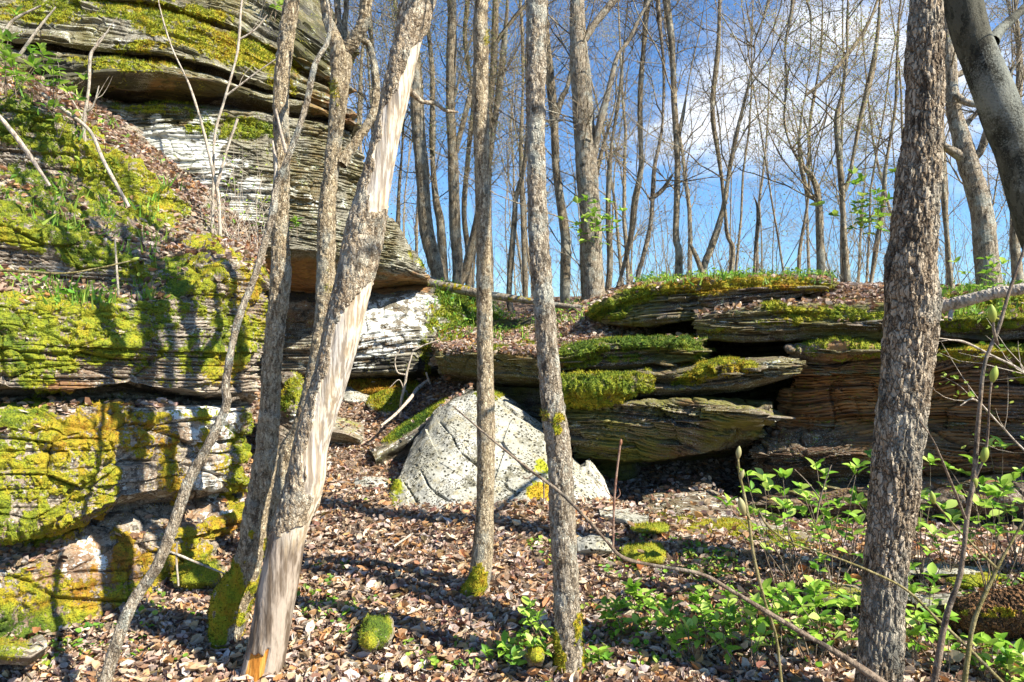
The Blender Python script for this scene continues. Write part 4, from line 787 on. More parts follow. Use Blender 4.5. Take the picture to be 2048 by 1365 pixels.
for R in ROCKS:
    if R['mo'].max() < .3: continue
    inview = (R['px'] > -60) & (R['px'] < 2110) & (R['py'] > -60) & (R['py'] < 1400)
    wgt = sst(R['mo'], .3, .7) * inview; f, s_ = pick(R, wgt, 10)
    if f is None: continue
    n = int(min(26000, s_ * 9500 * R['tufts'])); f, _ = pick(R, wgt, n); p, nn_, i_ = onface(R, f)
    yv = np.clip(p[:, 1] / 5, .7, 2); hu = np.clip(R['hu'][i_] + rs.normal(0, .14, n) + (fbm(p[:, 0] * 6, p[:, 1] * 6, p[:, 2] * 6, 2, 91) - .5) * .9, 0, 1)
    col = moss_color(hu) * rs.uniform(.35, 1.4, (n, 1))
    acc = seen.setdefault(R['parent'].name, (Acc(), R['parent']))[0]
    acc.add(*blades(p - nn_ * .004, nn_, .020 * yv, rs, col, .16, .6))
for k, (acc, par) in seen.items(): acc.build('moss', M['tuft'], parent=par)

# green seedlings and grasses
GREENS = [(0.13, 0.30, 0.03), (0.20, 0.38, 0.04), (0.30, 0.45, 0.06), (0.10, 0.22, 0.03), (0.36, 0.46, 0.08)]
seed_ = Acc()
def clump(P, n, r, size, pal=GREENS, up=.03):
    k = len(P); Q = np.repeat(P, n, 0) + rs.normal(0, r, (k * n, 3)) * [1, 1, .35] + [0, 0, up]
    seed_.add(*leaves_mesh(Q, size, .5, rs, pal, aspect=.8, curl=.4))
xy = []
tw = []
for k in range(900):
    Yq = 2.4 + 6.5 * rs.rand() ** 1.5; xq = rs.uniform(-.75, .75) * Yq; a_ = rs.uniform(0, 6.28); ln = rs.uniform(.06, .38); m_ = 6; tq = np.linspace(0, 1, m_); a2 = a_ + np.cumsum(rs.normal(0, .18, m_))
    xs_ = xq + np.cumsum(np.cos(a2)) * ln / m_; ys_ = Yq + np.cumsum(np.sin(a2)) * ln / m_; tw.append((xs_, ys_, rs.uniform(.0012, .0042)))
TWIGS = tw
for (cx, cy, rx, ry, n) in [(180,1300,180,60,26),(640,1250,80,60,14),(700,1230,60,30,12),(860,1330,90,40,14),(1100,1100,40,60,14),(1240,1140,60,40,16),(1410,1150,60,40,60),(1050,1300,80,50,16),(1300,1300,200,50,30),(1500,1280,200,60,40),(1900,1300,140,60,30),(800,1000,60,30,8),(330,1230,60,30,8),(1180,1330,60,30,12),(1960,1180,90,40,24),(620,1180,60,40,6)]:
    for _ in range(n):
        a, b_ = rs.normal(0, .6, 2); qx, qy = cx + a * rx, cy + b_ * ry
        # march the ray of this spot to the ground
        for Yt in np.arange(2.4, 8.5, .1):
            p = W(qx, qy, Yt)
            if G(p[0], p[1], False) > p[2]: xy.append((p[0], p[1], float(G(p[0], p[1])))); break
clump(np.array(xy), 5, .028, .032)
seed_.build('seedlings', M['green']); tag(bpy.data.objects['seedlings'], 'tiny bright green seedlings coming up through the leaf litter', 'seedlings', kind='stuff')
grs = Acc()
def herb(pts, n, r, h, leafy=.5):
    P = np.repeat(pts, n, 0) + rs.normal(0, r, (len(pts) * n, 3)) * [1, 1, .15]; k = len(P); c = np.array(GREENS)[rs.randint(0, 5, k)] * rs.uniform(.7, 1.3, (k, 1))
    grs.add(*blades(P, np.tile([0, 0, 1.0], (k, 1)), h, rs, c, .07, .45))
    m = rs.uniform(0, 1, k) < leafy; Q = P[m] + np.stack([rs.normal(0, .02, m.sum()), rs.normal(0, .02, m.sum()), rs.uniform(.02, h, m.sum())], -1)
    grs.add(*leaves_mesh(Q, .042, .6, rs, GREENS, aspect=.6))
def rock_spots(cond, n, names):
    out = []
    for R in ROCKS:
        if R['name'] in names or R['parent'].name in names:
            wgt = cond(R) * sst(R['up'], .15, .5); f, s_ = pick(R, wgt, n)
            if f is not None: out.append(onface(R, f)[0])
    return np.concatenate(out) if out else np.zeros((0, 3))
def box(x0, x1, y0, y1): return lambda R: ((R['px'] > x0) & (R['px'] < x1) & (R['py'] > y0) & (R['py'] < y1)).astype(float)
herb(rock_spots(box(1190, 1650, 520, 575), 110, ['layered_ledge']), 9, .05, .10)
herb(rock_spots(box(1860, 2048, 560, 645), 28, ['layered_ledge']), 9, .05, .12)
herb(rock_spots(box(880, 1180, 590, 700), 90, ['earth_bank']), 8, .05, .12)
herb(rock_spots(box(860, 1000, 570, 700), 70, ['cave_wall']), 8, .05, .10)
herb(rock_spots(box(0, 330, 330, 620), 70, ['mossy_outcrop']), 7, .05, .11, .35)
herb(rock_spots(box(0, 260, 100, 330), 30, ['mossy_outcrop']), 7, .05, .12, .6)
grs.build('low_herbs', M['green']); tag(bpy.data.objects['low_herbs'], 'fresh green grass blades and small herbs on top of the rocks', 'herbs', kind='stuff')
# ------------------------------------------------------------------ trees
def hit(px, py, y0=2.2, y1=12):
    for Yt in np.arange(y0, y1, .04):
        p = W(px, py, Yt)
        if G(p[0], p[1], False) > p[2]: return p
    return W(px, py, y1)
def cr(pts, per):
    """Catmull-Rom through pts (n x k), `per` samples for each span"""
    p = np.asarray(pts, float); p = np.concatenate([2 * p[:1] - p[1:2], p, 2 * p[-1:] - p[-2:-1]]); out = []
    for k in range(1, len(p) - 2):
        n = per[k - 1] if hasattr(per, '__len__') else per; t = (np.arange(n) / n)[:, None]; a, b_, c, d = p[k - 1:k + 3]
        out.append(.5 * (2 * b_ + (c - a) * t + (2 * a - 5 * b_ + 4 * c - d) * t * t + (-a + 3 * b_ - 3 * c + d) * t ** 3))
    out.append(p[-2:-1]); return np.concatenate(out)
def tube_grid(Cn, rad, sides, cap=True):
    T = np.gradient(Cn, axis=0); T /= np.linalg.norm(T, axis=1, keepdims=True) + 1e-9
    ref = np.array([0, -1.0, 0]) if abs(T[:, 1]).mean() < .8 else np.array([1.0, 0, 0])
    A_ = np.cross(T, ref); A_ /= np.linalg.norm(A_, axis=1, keepdims=True) + 1e-9; B_ = np.cross(T, A_)
    th = np.linspace(0, 2 * math.pi, sides, endpoint=False)
    D = A_[:, None] * np.cos(th)[None, :, None] + B_[:, None] * np.sin(th)[None, :, None]
    return Cn[:, None] + D * rad[:, None, None], D, T
def tube_faces(n, s):
    i, j = np.meshgrid(np.arange(n - 1), np.arange(s), indexing='ij'); i = i.ravel(); j = j.ravel(); k = (j + 1) % s
    return np.stack([i * s + j, i * s + k, (i + 1) * s + k, (i + 1) * s + j], -1)
STY = dict(
    flaky=dict(p=(48, .42, .0042), f=(55, .0052), l=(5, .008), v=.5),
    tan=dict(p=(60, .5, .0018), f=(50, .0026), l=(4, .006), v=.5),
    furrow=dict(p=(68, .20, .0075), f=(60, .003), l=(4, .014), v=.25),
    plate=dict(p=(34, .30, .0060), f=(50, .003), l=(4, .010), v=.3),
    smooth=dict(p=(0, 1, 0), f=(22, .0012), l=(4, .014), v=.6),
    far=dict(p=(20, .35, .006), f=(14, .006), l=(1.2, .03), v=.3))
tr0 = np.random.RandomState(8)
def trunk(name, pts, mat, parent, style='flaky', step=3.0, moss_base=None, bare=None, extra=None, seed=0, cut=False):
    """pts: (px, py, Y, width in px)"""
    a = np.array(pts, float); P = W(a[:, 0], a[:, 1], a[:, 2]); r = a[:, 3] / 2 / F * a[:, 2] * (.88 if style == 'far' else 1)
    q = np.concatenate([P, r[:, None]], 1); seg = np.linalg.norm(np.diff(a[:, :2], axis=0), axis=1)
    per = np.clip((seg / step).astype(int), 2, 260); q = cr(q, per); Cn = q[:, :3]; rad = np.maximum(q[:, 3], .002)
    s = int(np.clip(a[:, 3].mean() * math.pi / step * .8, 7, 110)); S = STY[style]
    V, D, T = tube_grid(Cn, rad, s); X, Y, Z = V[..., 0], V[..., 1], V[..., 2]
    L = np.concatenate([[0], np.cumsum(np.linalg.norm(np.diff(Cn, axis=0), axis=1))])[:, None] + 0 * X
    sc = 1.0; d = (fbm(X * S['l'][0], Y * S['l'][0], Z * S['l'][0] * .7, 3, seed) - .5) * 2 * S['l'][1] + (fbm(X * S['f'][0], Y * S['f'][0], Z * S['f'][0] * S['v'], 3, seed + 1) - .5) * 2 * S['f'][1]
    if S['p'][0] and s >= 14:
        wx = X * S['p'][0] + .6 * (vn(X * 20, Y * 20, Z * 12, seed + 2)); w1, w2, wid = worley(wx, Y * S['p'][0], Z * S['p'][0] * S['p'][1], seed + 3)
        d = d + S['p'][2] * (np.minimum((w2 - w1) * 2.6, 1) - .8 + (wid - .5) * .7)
    px, py = PX(V); mo = 0 * d; ba = 0 * d; ro = 0 * d
    if moss_base: mo = sst(py, moss_base[0], moss_base[1]) * (1 + moss_base[2] * D[..., 0]); mo = sst(mo + 3.6 * (fbm(X * 20, Y * 20, Z * 11, 4, seed + 5) - .5) * (mo > .01), .40, .95)
    if extra:
        for (cx, cy, rx, ry, s_) in extra: mo = np.maximum(mo, paint(px, py, [(cx, cy, rx, ry, s_)]) * (Y < Cn[:, 1][:, None] + .02) * sst(fbm(X * 30, Y * 30, Z * 18, 3, seed + 15), .42, .58))
    if bare is not None:
        b0 = np.interp(py + 75 * (fbm(X * 16, Y * 16, Z * 5, 3, seed + 17) - .5) + 22 * D[..., 0], bare[0], bare[1]); jag = (fbm(X * 14, Y * 14, Z * 6, 3, seed + 7) - .5) * 1.3; ba = sst(D[..., 0] - b0 + jag, -.03, .03)
        d = d * (1 - .88 * ba) - ba * .009 + ba * (fbm(X * 60, Y * 60, Z * 3, 3, seed + 8) - .5) * .007; ro = sst(py + 40 * (fbm(X * 20, Y * 20, Z * 9, 3, seed + 9) - .5), 1305, 1312) * sst(D[..., 0], -.75, -.5) * sst(D[..., 0], .45, .2)
        d = d - ro * .012
    V = V + D * (d + np.clip(mo, 0, 1) * .010 * vn(X * 45, Y * 45, Z * 45, seed + 6))[..., None] * np.minimum(1, rad / .012)[:, None, None]
    if mo.max() > .2:
        Vr = V.reshape(-1, 3); mr = np.clip(mo, 0, 1).ravel(); Dr = D.reshape(-1, 3); w_ = sst(mr, .25, .6) * (np.abs(px.ravel() - 1024) < 1100) * (py.ravel() < 1420); tot = w_.sum()
        if tot > 20:
            cnt = int(min(9000, tot * 1.6)); idx = tr0.choice(len(w_), cnt, p=w_ / tot); hq = np.clip(.55 + tr0.normal(0, .2, cnt), 0, 1)
            acc = Acc(); acc.add(*blades(Vr[idx] + tr0.normal(0, .002, (cnt, 3)), Dr[idx], .013, tr0, moss_color(hq) * tr0.uniform(.25, 1.0, (cnt, 1)), .2, .6)); acc.build('moss', M['tuft'], parent=parent)
    n = len(Cn); o = link_mesh(name, V.reshape(-1, 3), tube_faces(n, s), mat, dict(moss=np.clip(mo, 0, 1).ravel(), bare=ba.ravel(), rot=ro.ravel(), weather=(sst(py + 160 * (fbm(X * 9, Y * 9, Z * 3, 2, seed + 18) - .5), 980, 1130) * (ba > .5)).ravel()), parent=parent, smooth=(s < 14))
    return o, Cn, rad
def grow(out, base, d, length, r0, rs, level, up=.06, jit=.16, kids=(5, 9), ang=(.5, 1.0), tips=None, shr=(.35, .62)):
    n = max(4, int(length / .22)); st = length / n; p = np.array(base, float); d = np.array(d, float); pts = [p.copy()]
    for k in range(n):
        d = d + rs.normal(0, jit, 3) + [0, 0, up]; d /= np.linalg.norm(d); p = p + d * st; pts.append(p.copy())
    pts = np.array(pts); rad = r0 * np.linspace(1, .22, n + 1) ** .9; out.append((pts, rad))
    if level == 0 and tips is not None: tips.append(pts[-1]); tips.append(pts[len(pts) // 2])
    if level > 0:
        for _ in range(rs.randint(*kids)):
            t = rs.uniform(.2, .97); k = int(t * n); dd = pts[min(k + 1, n)] - pts[k]; dd /= np.linalg.norm(dd) + 1e-9
            o = np.cross(dd, rs.normal(0, 1, 3)); o /= np.linalg.norm(o) + 1e-9; a = rs.uniform(*ang)
            grow(out, pts[k], dd * math.cos(a) + o * math.sin(a), length * rs.uniform(*shr) * (1.15 - .5 * t), max(rad[k] * .6, .0016), rs, level - 1, up, jit * 1.15, kids, ang, tips, shr)
def polys_mesh(polys, sides=(5, 4, 3)):
    Vs, Fs, n0 = [], [], 0
    for pts, rad in polys:
        s = sides[0] if rad[0] > .03 else sides[1] if rad[0] > .012 else sides[2]
        V, _, _ = tube_grid(pts, rad, s); Vs.append(V.reshape(-1, 3)); Fs.append(tube_faces(len(pts), s) + n0); n0 += len(pts) * s
    return np.concatenate(Vs), np.concatenate(Fs)
def zero_attrs(n): return {}
def branches(name, polys, mat, parent, kind=None):
    V, Fc = polys_mesh(polys); o = link_mesh(name, V, Fc, mat, parent=parent, smooth=True)
    if kind: o['kind'] = kind
    return o
def limb(name, pts, mat, parent, seed=0, rs=None, twigs=0, style='far', out=None, tips=None, lev=1, tl=(.5, 1.3)):
    o, Cn, rad = trunk(name, pts, mat, parent, style, 4.0, seed=seed)
    if twigs:
        for _ in range(twigs):
            k = rs.randint(len(Cn) // 6, len(Cn) - 1); spawn(out, Cn, rad, k, rs, lev, tl, tips)
    return o, Cn, rad
def spawn(out, Cn, rad, k, rs, lev, tl, tips=None, rmax=.02, upb=.35):
    T = Cn[min(k + 1, len(Cn) - 1)] - Cn[k - 1]; T /= np.linalg.norm(T) + 1e-9
    o = rs.normal(0, 1, 3); o[1] *= .7; o[2] *= .3; o /= np.linalg.norm(o); d = o * .85 + T * rs.uniform(.2, .9) + [0, 0, upb]; d /= np.linalg.norm(d)
    r = min(rad[k] * rs.uniform(.25, .5), rmax); grow(out, Cn[k], d, rs.uniform(*tl), r, rs, lev, tips=tips)
def topout(pts, extra_m=3.0, taper=.35):
    """continue a traced trunk above the picture"""
    a = np.array(pts, float); f = F / a[-1, 2]; d = (a[-1, :2] - a[-2, :2]); d /= np.linalg.norm(d)
    if d[1] > -.5: d = np.array([d[0] * .5, -.9])
    out = [tuple(x) for x in a]
    for k in (1, 2, 3): out.append((a[-1, 0] + d[0] * f * extra_m * k / 3 + 18 * math.sin(k * 2 + a[0, 0]), a[-1, 1] + d[1] * f * extra_m * k / 3, a[-1, 2] + .05 * k, a[-1, 3] * (1 - (1 - taper) * k / 3)))
    return out
tr = np.random.RandomState(21)
def fore_tree(name, label, pts, mat, style, seed, limbs=(), ext=2.6, crown=7, moss_base=None, bare=None, extra=None, step=3.0, catg='tree'):
    base = W(*pts[0][:3]); base[2] = G(base[0], base[1]); e = empty(name, base, label, catg)
    o, Cn, rad = trunk('trunk', topout(pts, ext), M[mat], e, style, step, moss_base, bare, extra, seed)
    for k, lb in enumerate(limbs): trunk('branch', topout(lb, 1.2) if lb[-1][1] < 5 else lb, M[mat], e, style, 3.0, seed=seed + k + 1)
    if crown:
        out = []; top = W(0, -60, Cn[-1, 1])[2]; ks = [k for k in range(len(Cn)) if Cn[k, 2] > top]
        if ks:
            for _ in range(crown): spawn(out, Cn, rad, ks[tr.randint(0, len(ks))] - 1, tr, 1, (.8, 1.8), None, .016)
            branches('twigs', out, M[mat], e, 'stuff')
    return e
fore_tree('slim_tree', 'slim pale barked tree, its mossy foot near the left rock, left of the dead trunk', [(440,1330,3.8,66),(454,1273,3.8,62),(463,1203,3.8,74),(494,1134,3.78,56),(511,1029,3.76,49),(535,890,3.75,45),(544,730,3.74,40),(561,558,3.72,41),(560,470,3.72,35),(563,344,3.7,32),(563,172,3.7,31),(572,90,3.7,31),(584,0,3.7,31)], 'bark_tan', 'flaky', 1,
          moss_base=(1040, 1200, -.6), extra=[(575,520,10,20,.7)])
fore_tree('forked_tree', 'forked tan tree standing behind the leaning dead trunk', [(548,1165,4.2,44),(552,1080,4.2,38),(565,930,4.2,34),(602,850,4.2,34),(632,740,4.2,35),(648,640,4.2,38),(652,558,4.2,38),(654,420,4.2,34),(664,330,4.2,31),(677,207,4.2,35),(681,110,4.2,44),(672,84,4.2,30),(656,40,4.22,22),(650,0,4.25,21)], 'bark_tan', 'flaky', 12,
          limbs=[[(686,110,4.2,30),(708,80,4.18,28),(727,45,4.16,26),(733,0,4.15,25)],[(682,100,4.22,22),(676,60,4.25,14),(674,0,4.3,12)],[(688,95,4.24,16),(689,50,4.28,12),(693,0,4.3,11)],[(683,330,4.2,24),(708,290,4.24,19),(738,245,4.28,17),(752,206,4.3,16),(750,138,4.34,15),(738,92,4.36,14),(722,78,4.3,12)]], extra=[(668,190,14,40,.5),(655,560,14,40,.4)])
fore_tree('dead_leaning_trunk', 'thick leaning dead trunk with peeling bark and bare pale wood', [(512,1440,3.45,104),(521,1365,3.45,92),(539,1273,3.45,84),(557,1168,3.45,84),(579,1064,3.45,76),(612,960,3.45,80),(626,880,3.45,72),(662,760,3.45,74),(688,656,3.45,78),(712,553,3.45,77),(733,448,3.45,79),(765,310,3.45,62),(800,155,3.45,60),(818,70,3.46,62),(838,0,3.47,66)], 'dead', 'flaky', 23,
          bare=([0,80,105,200,300,375,410,450,555,590,620,700,900,970,1000,1030,1052,1068,1400],[2,1.4,.5,-.2,-.45,-.3,.1,1.6,1.6,.9,.1,-.3,-.25,-.05,.6,.75,.9,-2.5,-2.5]), crown=4, step=2.4, catg='dead tree',
          limbs=[[(818,180,3.46,14),(843,203,3.5,10),(870,207,3.56,8),(891,221,3.6,7),(916,225,3.66,4)]])
fore_tree('slim_tree', 'slim straight tree with curved mossy foot standing in front of the pale boulder', [(936,1235,4.1,66),(944,1200,4.1,54),(957,1160,4.1,46),(964,1116,4.1,42),(969,1040,4.1,38),(972,920,4.1,36),(971,800,4.1,35),(970,656,4.1,33),(968,560,4.1,31),(967,470,4.1,31),(964,330,4.1,31),(961,207,4.1,33),(962,110,4.1,30),(963,0,4.1,27)], 'bark_tan', 'tan', 34, moss_base=(1080, 1215, -.7), extra=[(972,75,8,20,.5)])
fore_tree('slim_tree', 'slim grey tree blotched with pale lichen, right of the pale boulder, moss at its foot', [(1150,1430,3.3,84),(1143,1365,3.3,66),(1138,1300,3.3,54),(1136,1240,3.3,52),(1128,1096,3.3,51),(1119,920,3.3,50),(1104,794,3.3,47),(1089,622,3.3,42),(1078,500,3.3,42),(1074,400,3.3,41),(1071,241,3.3,38),(1073,110,3.3,41),(1075,0,3.3,42)], 'bark_grey', 'flaky', 45, moss_base=(1215, 1350, 0.1), extra=[(1118,850,14,26,.8),(1090,830,12,14,.5)])
fore_tree('furrowed_tree', 'stout tree with deep plated bark in the right foreground', [(1756,1440,2.9,92),(1757,1365,2.9,88),(1766,1219,2.9,84),(1773,1109,2.9,84),(1788,1000,2.9,86),(1796,905,2.9,86),(1803,836,2.9,90),(1815,726,2.9,92),(1826,617,2.9,98),(1822,543,2.9,94),(1827,480,2.9,88),(1837,366,2.9,82),(1846,256,2.9,70),(1851,180,2.9,72),(1850,110,2.9,72),(1853,0,2.9,64)], 'bark_dark', 'furrow', 56, step=2.2, crown=5)
fore_tree('leaning_tree', 'smooth dark grey tree leaning in from the upper right corner', [(2380,1560,3.6,96),(2300,1150,3.6,92),(2205,800,3.6,88),(2120,560,3.6,82),(2075,440,3.6,78),(2050,360,3.6,76),(2030,293,3.6,74),(2000,220,3.6,72),(1972,146,3.6,71),(1945,75,3.6,70),(1925,0,3.6,70)], 'bark_smooth', 'smooth', 67,
          limbs=[[(1985,85,3.62,26),(2000,62,3.68,23),(2018,45,3.74,21),(2050,16,3.85,20),(2120,-40,4.0,16)]], crown=0)
# thin curved sapling in front of the left rock
e = empty('curved_sapling', W(200, 1380, 3.2), 'thin pale crooked sapling leaning across the left rock in front of the slim tree', 'sapling')
trunk('trunk', [(196,1400,3.2,30),(209,1365,3.2,26),(244,1255,3.25,26),(271,1196,3.3,24),(313,1134,3.32,23),(348,1047,3.35,22),(379,960,3.38,20),(417,890,3.4,19),(452,812,3.42,18),(452,764,3.42,15),(475,644,3.45,15),(510,551,3.48,14),(545,430,3.5,14),(551,379,3.5,13),(585,293,3.5,13),(613,207,3.52,11),(630,131,3.54,10),(654,86,3.55,9),(660,40,3.56,7),(652,-10,3.56,6)], M['bark_grey'], e, 'tan', 2.6, seed=78)
trunk('branch', [(452,812,3.42,10),(464,800,3.42,9),(478,796,3.42,5)], M['bark_grey'], e, 'tan', 3, seed=79)
trunk('branch', [(572,306,3.5,6),(562,265,3.48,5),(551,218,3.46,4)], M['twig_pale'], e, 'tan', 3, seed=80)
trunk('branch', [(540,430,3.5,7),(552,340,3.52,6),(545,282,3.54,4)], M['twig_pale'], e, 'tan', 3, seed=81)

# ---- traced trees on the plateau behind
BG = []
def mid_tree(label, pts, mat='bark_far', limbs=(), n=22, ext=3.5, seed=0, lev=2, tl=(.8, 2.7), zlo=.2, name='bare_tree', leafy=0, catg='tree'):
    base = W(*pts[0][:3]); e = empty(name, base, label, catg); base_z = G(base[0], base[1])
    p0 = list(pts); f = F / pts[0][2]
    if W(*pts[0][:3])[2] > base_z: p0 = [(pts[0][0], 682.5 - (base_z - .3 - ZC) * F / pts[0][2], pts[0][2], pts[0][3] * 1.15)] + p0
    R_ = np.random.RandomState(seed + 300); out = []; tips = []
    full = topout(p0, ext, .3) if ext else p0
    o, Cn, rad = trunk('trunk', full, M[mat], e, 'far', 4.0, seed=seed)
    for k, lb in enumerate(limbs):
        _, c2, r2 = trunk('branch', topout(lb, 1.6, .3) if lb[-1][1] < 5 else lb, M[mat], e, 'far', 4.0, seed=seed + k + 1)
        for _ in range(5): spawn(out, c2, r2, R_.randint(len(c2) // 3, len(c2) - 1), R_, 1, (tl[0] * .6, tl[1] * .6), tips, .012)
    lo = int(len(Cn) * zlo)
    for _ in range(n): spawn(out, Cn, rad, R_.randint(lo, len(Cn) - 1), R_, lev, tl, tips, .011)
    if out: branches('branches', out, M['bark_far' if mat != 'bark_dark' else 'bark_dark'], e, 'stuff')
    if leafy and tips:
        tp = np.array(tips); tp = tp[R_.uniform(0, 1, len(tp)) < leafy]
        if len(tp):
            Q = np.repeat(tp, 9, 0) + R_.normal(0, .09, (len(tp) * 9, 3)); V, Fc, c = leaves_mesh(Q, .024, .8, R_, [(.36,.36,.12),(.46,.38,.18),(.45,.32,.18),(.34,.42,.12)], aspect=.5)
            a = Acc(); a.add(V, Fc, c); a.build('young_leaves', M['green'], parent=e)
    return e
mid_tree('grey lichened trunk leaning up just right of the overhanging cliff tip', [(878,560,10.5,34),(868,520,10.5,33),(852,455,10.5,31),(845,350,10.5,29),(838,280,10.5,28),(832,190,10.5,28),(829,148,10.5,26),(822,60,10.5,24),(812,0,10.5,22)], n=22, seed=1, leafy=.5)
mid_tree('thin tan stem right beside the grey trunk at the cliff tip', [(886,560,11,22),(881,450,11,20),(872,400,11,16),(865,310,11,14),(865,155,11,12),(857,62,11,11),(850,0,11,10)], n=22, seed=2, leafy=.5)
mid_tree('pale trunk rising just left of the boulder tree with a limb curving right', [(914,590,11,27),(915,520,11,24),(910,450,11,22),(905,310,11,20),(901,207,11,20),(903,86,11,19),(903,0,11,18)], limbs=[[(912,300,11,15),(925,250,11,14),(942,183,11.1,12),(958,120,11.2,10),(962,60,11.2,9),(975,-5,11.3,8)],[(908,200,11,9),(925,130,10.9,8),(945,70,10.8,7),(960,0,10.8,6)]], n=24, seed=3, leafy=.6)
mid_tree('leaning stem crossing low behind the slim tree with the curved foot', [(915,590,12,18),(935,530,12,22),(950,470,12,20),(960,420,12,17),(985,275,12,12),(1001,155,12,12),(1011,62,12,10),(1015,0,12,9)], n=16, seed=4, leafy=.5)
mid_tree('light trunk peeking out right behind the slim tree with the curved foot', [(984,640,12,16),(980,520,12,16),(976,400,12,15),(979,213,12,15),(987,138,12,15),(989,69,12,14),(991,0,12,13)], limbs=[[(984,100,12,10),(1010,60,12,9),(1050,14,12,8),(1080,-10,12,7)]], n=22, seed=5, leafy=.6)
mid_tree('curving brown stem in the gap between the two middle slim trees', [(1040,660,11,15),(1030,640,11,17),(1018,600,11,16),(1022,519,11,15),(1029,440,11,14),(1032,396,11,13),(1049,327,11,12),(1056,230,11,11),(1052,120,11,9),(1058,0,11,8)], n=22, seed=6)
mid_tree('straight thin stem left of the lichen blotched slim tree', [(1052,650,13,12),(1050,560,13,12),(1046,450,13,11),(1042,300,13,10),(1046,150,13,9),(1040,0,13,8)], n=20, seed=7)
mid_tree('light grey trunk rising right behind the lichen blotched slim tree', [(1130,620,9.5,23),(1130,540,9.5,22),(1130,470,9.5,22),(1113,344,9.5,20),(1108,241,9.5,20),(1098,138,9.5,20),(1090,60,9.5,18),(1088,0,9.5,17)], limbs=[[(1112,235,9.5,11),(1124,195,9.5,9),(1134,176,9.5,8),(1145,120,9.6,6),(1160,40,9.7,5)]], n=22, seed=8)
mid_tree('big rough barked tree forking above the left end of the ledge', [(1192,640,8.8,58),(1190,605,8.8,50),(1186,540,8.8,44),(1184,470,8.8,43),(1176,370,8.8,44),(1170,275,8.8,44),(1160,138,8.8,42),(1155,60,8.8,36),(1154,0,8.8,33)], 'bark_grey', limbs=[[(1184,320,8.8,24),(1190,290,8.75,19),(1199,250,8.7,17),(1218,179,8.7,16),(1235,114,8.7,14),(1256,83,8.7,13),(1280,34,8.7,12),(1300,-5,8.7,11)],[(1170,80,8.8,18),(1190,48,8.8,16),(1215,17,8.8,14),(1234,-6,8.8,13)]], n=26, seed=9, tl=(.8, 2.2))
mid_tree('narrow stem hugging the left side of the big forked tree', [(1172,610,9.1,18),(1170,520,9.1,17),(1168,440,9.1,14),(1186,380,9.1,12),(1204,300,9.1,9),(1230,210,9.1,7)], n=8, seed=10, ext=1.5)
mid_tree('dark stem slanting left up to a bent fork above the ledge', [(1275,560,9,17),(1285,520,9,17),(1301,450,9,15),(1308,344,9,14),(1318,290,9,13),(1325,241,9,12),(1327,130,9,9),(1316,0,9,7)], 'bark_dark', limbs=[[(1300,400,9,9),(1325,380,9,8),(1345,350,8.9,6)]], n=22, seed=11)
mid_tree('straight slender tree above the moss fringed top slab', [(1358,575,9,18),(1357,500,9,17),(1352,470,9,15),(1355,330,9,14),(1349,220,9,14),(1344,92,9,13),(1333,0,9,12)], limbs=[[(1352,300,9,9),(1366,230,9,8),(1382,140,9,7),(1400,60,9,6),(1410,0,9,5)]], n=26, seed=12)
mid_tree('thin stem leaning right above the middle of the ledge', [(1404,560,9,13),(1412,520,9,12),(1421,500,9,11),(1446,421,9,11),(1461,330,9,10),(1476,256,9,10),(1494,183,9,9),(1509,110,9,8),(1511,80,9,8),(1538,0,9,6)], n=24, seed=13)
mid_tree('crooked double stemmed tree curving up from the ledge top', [(1643,570,8.6,24),(1640,500,8.6,20),(1637,403,8.6,18),(1626,359,8.6,18),(1604,330,8.6,14),(1582,293,8.6,12),(1569,238,8.6,11),(1573,165,8.6,10),(1571,92,8.6,9),(1586,0,8.6,8)], limbs=[[(1628,396,8.6,10),(1615,385,8.6,9),(1599,311,8.6,8),(1602,238,8.6,8),(1611,190,8.6,8),(1619,128,8.6,7),(1622,37,8.6,6),(1612,-6,8.6,5)],[(1611,192,8.6,7),(1650,160,8.6,6),(1690,115,8.6,6),(1730,60,8.6,5),(1755,0,8.6,4)]], n=26, seed=14, leafy=.35)
mid_tree('slender tree forking low, right of the crooked double stemmed tree', [(1695,575,8.6,16),(1690,500,8.6,14),(1685,403,8.6,12),(1679,311,8.6,12),(1674,238,8.6,12),(1685,183,8.6,11),(1694,110,8.6,9),(1696,0,8.6,8)], limbs=[[(1684,390,8.6,9),(1696,366,8.6,8),(1707,311,8.6,8),(1721,238,8.6,7),(1747,128,8.6,6),(1758,37,8.6,5),(1762,-5,8.6,4)]], n=26, seed=15, leafy=.35)
mid_tree('broken off dark snag standing on the ledge top', [(1508,560,9.2,14),(1510,510,9.2,13),(1516,450,9.2,14),(1514,410,9.2,10),(1504,385,9.2,5),(1500,372,9.2,1)], 'bark_dark', n=0, ext=0, seed=16, name='broken_snag', catg='dead tree')
mid_tree('short splintered stump leaning left on the ledge', [(1408,562,8.8,17),(1402,540,8.8,15),(1391,510,8.8,13),(1380,488,8.8,6)], n=0, ext=0, seed=17, name='broken_stump', catg='stump')
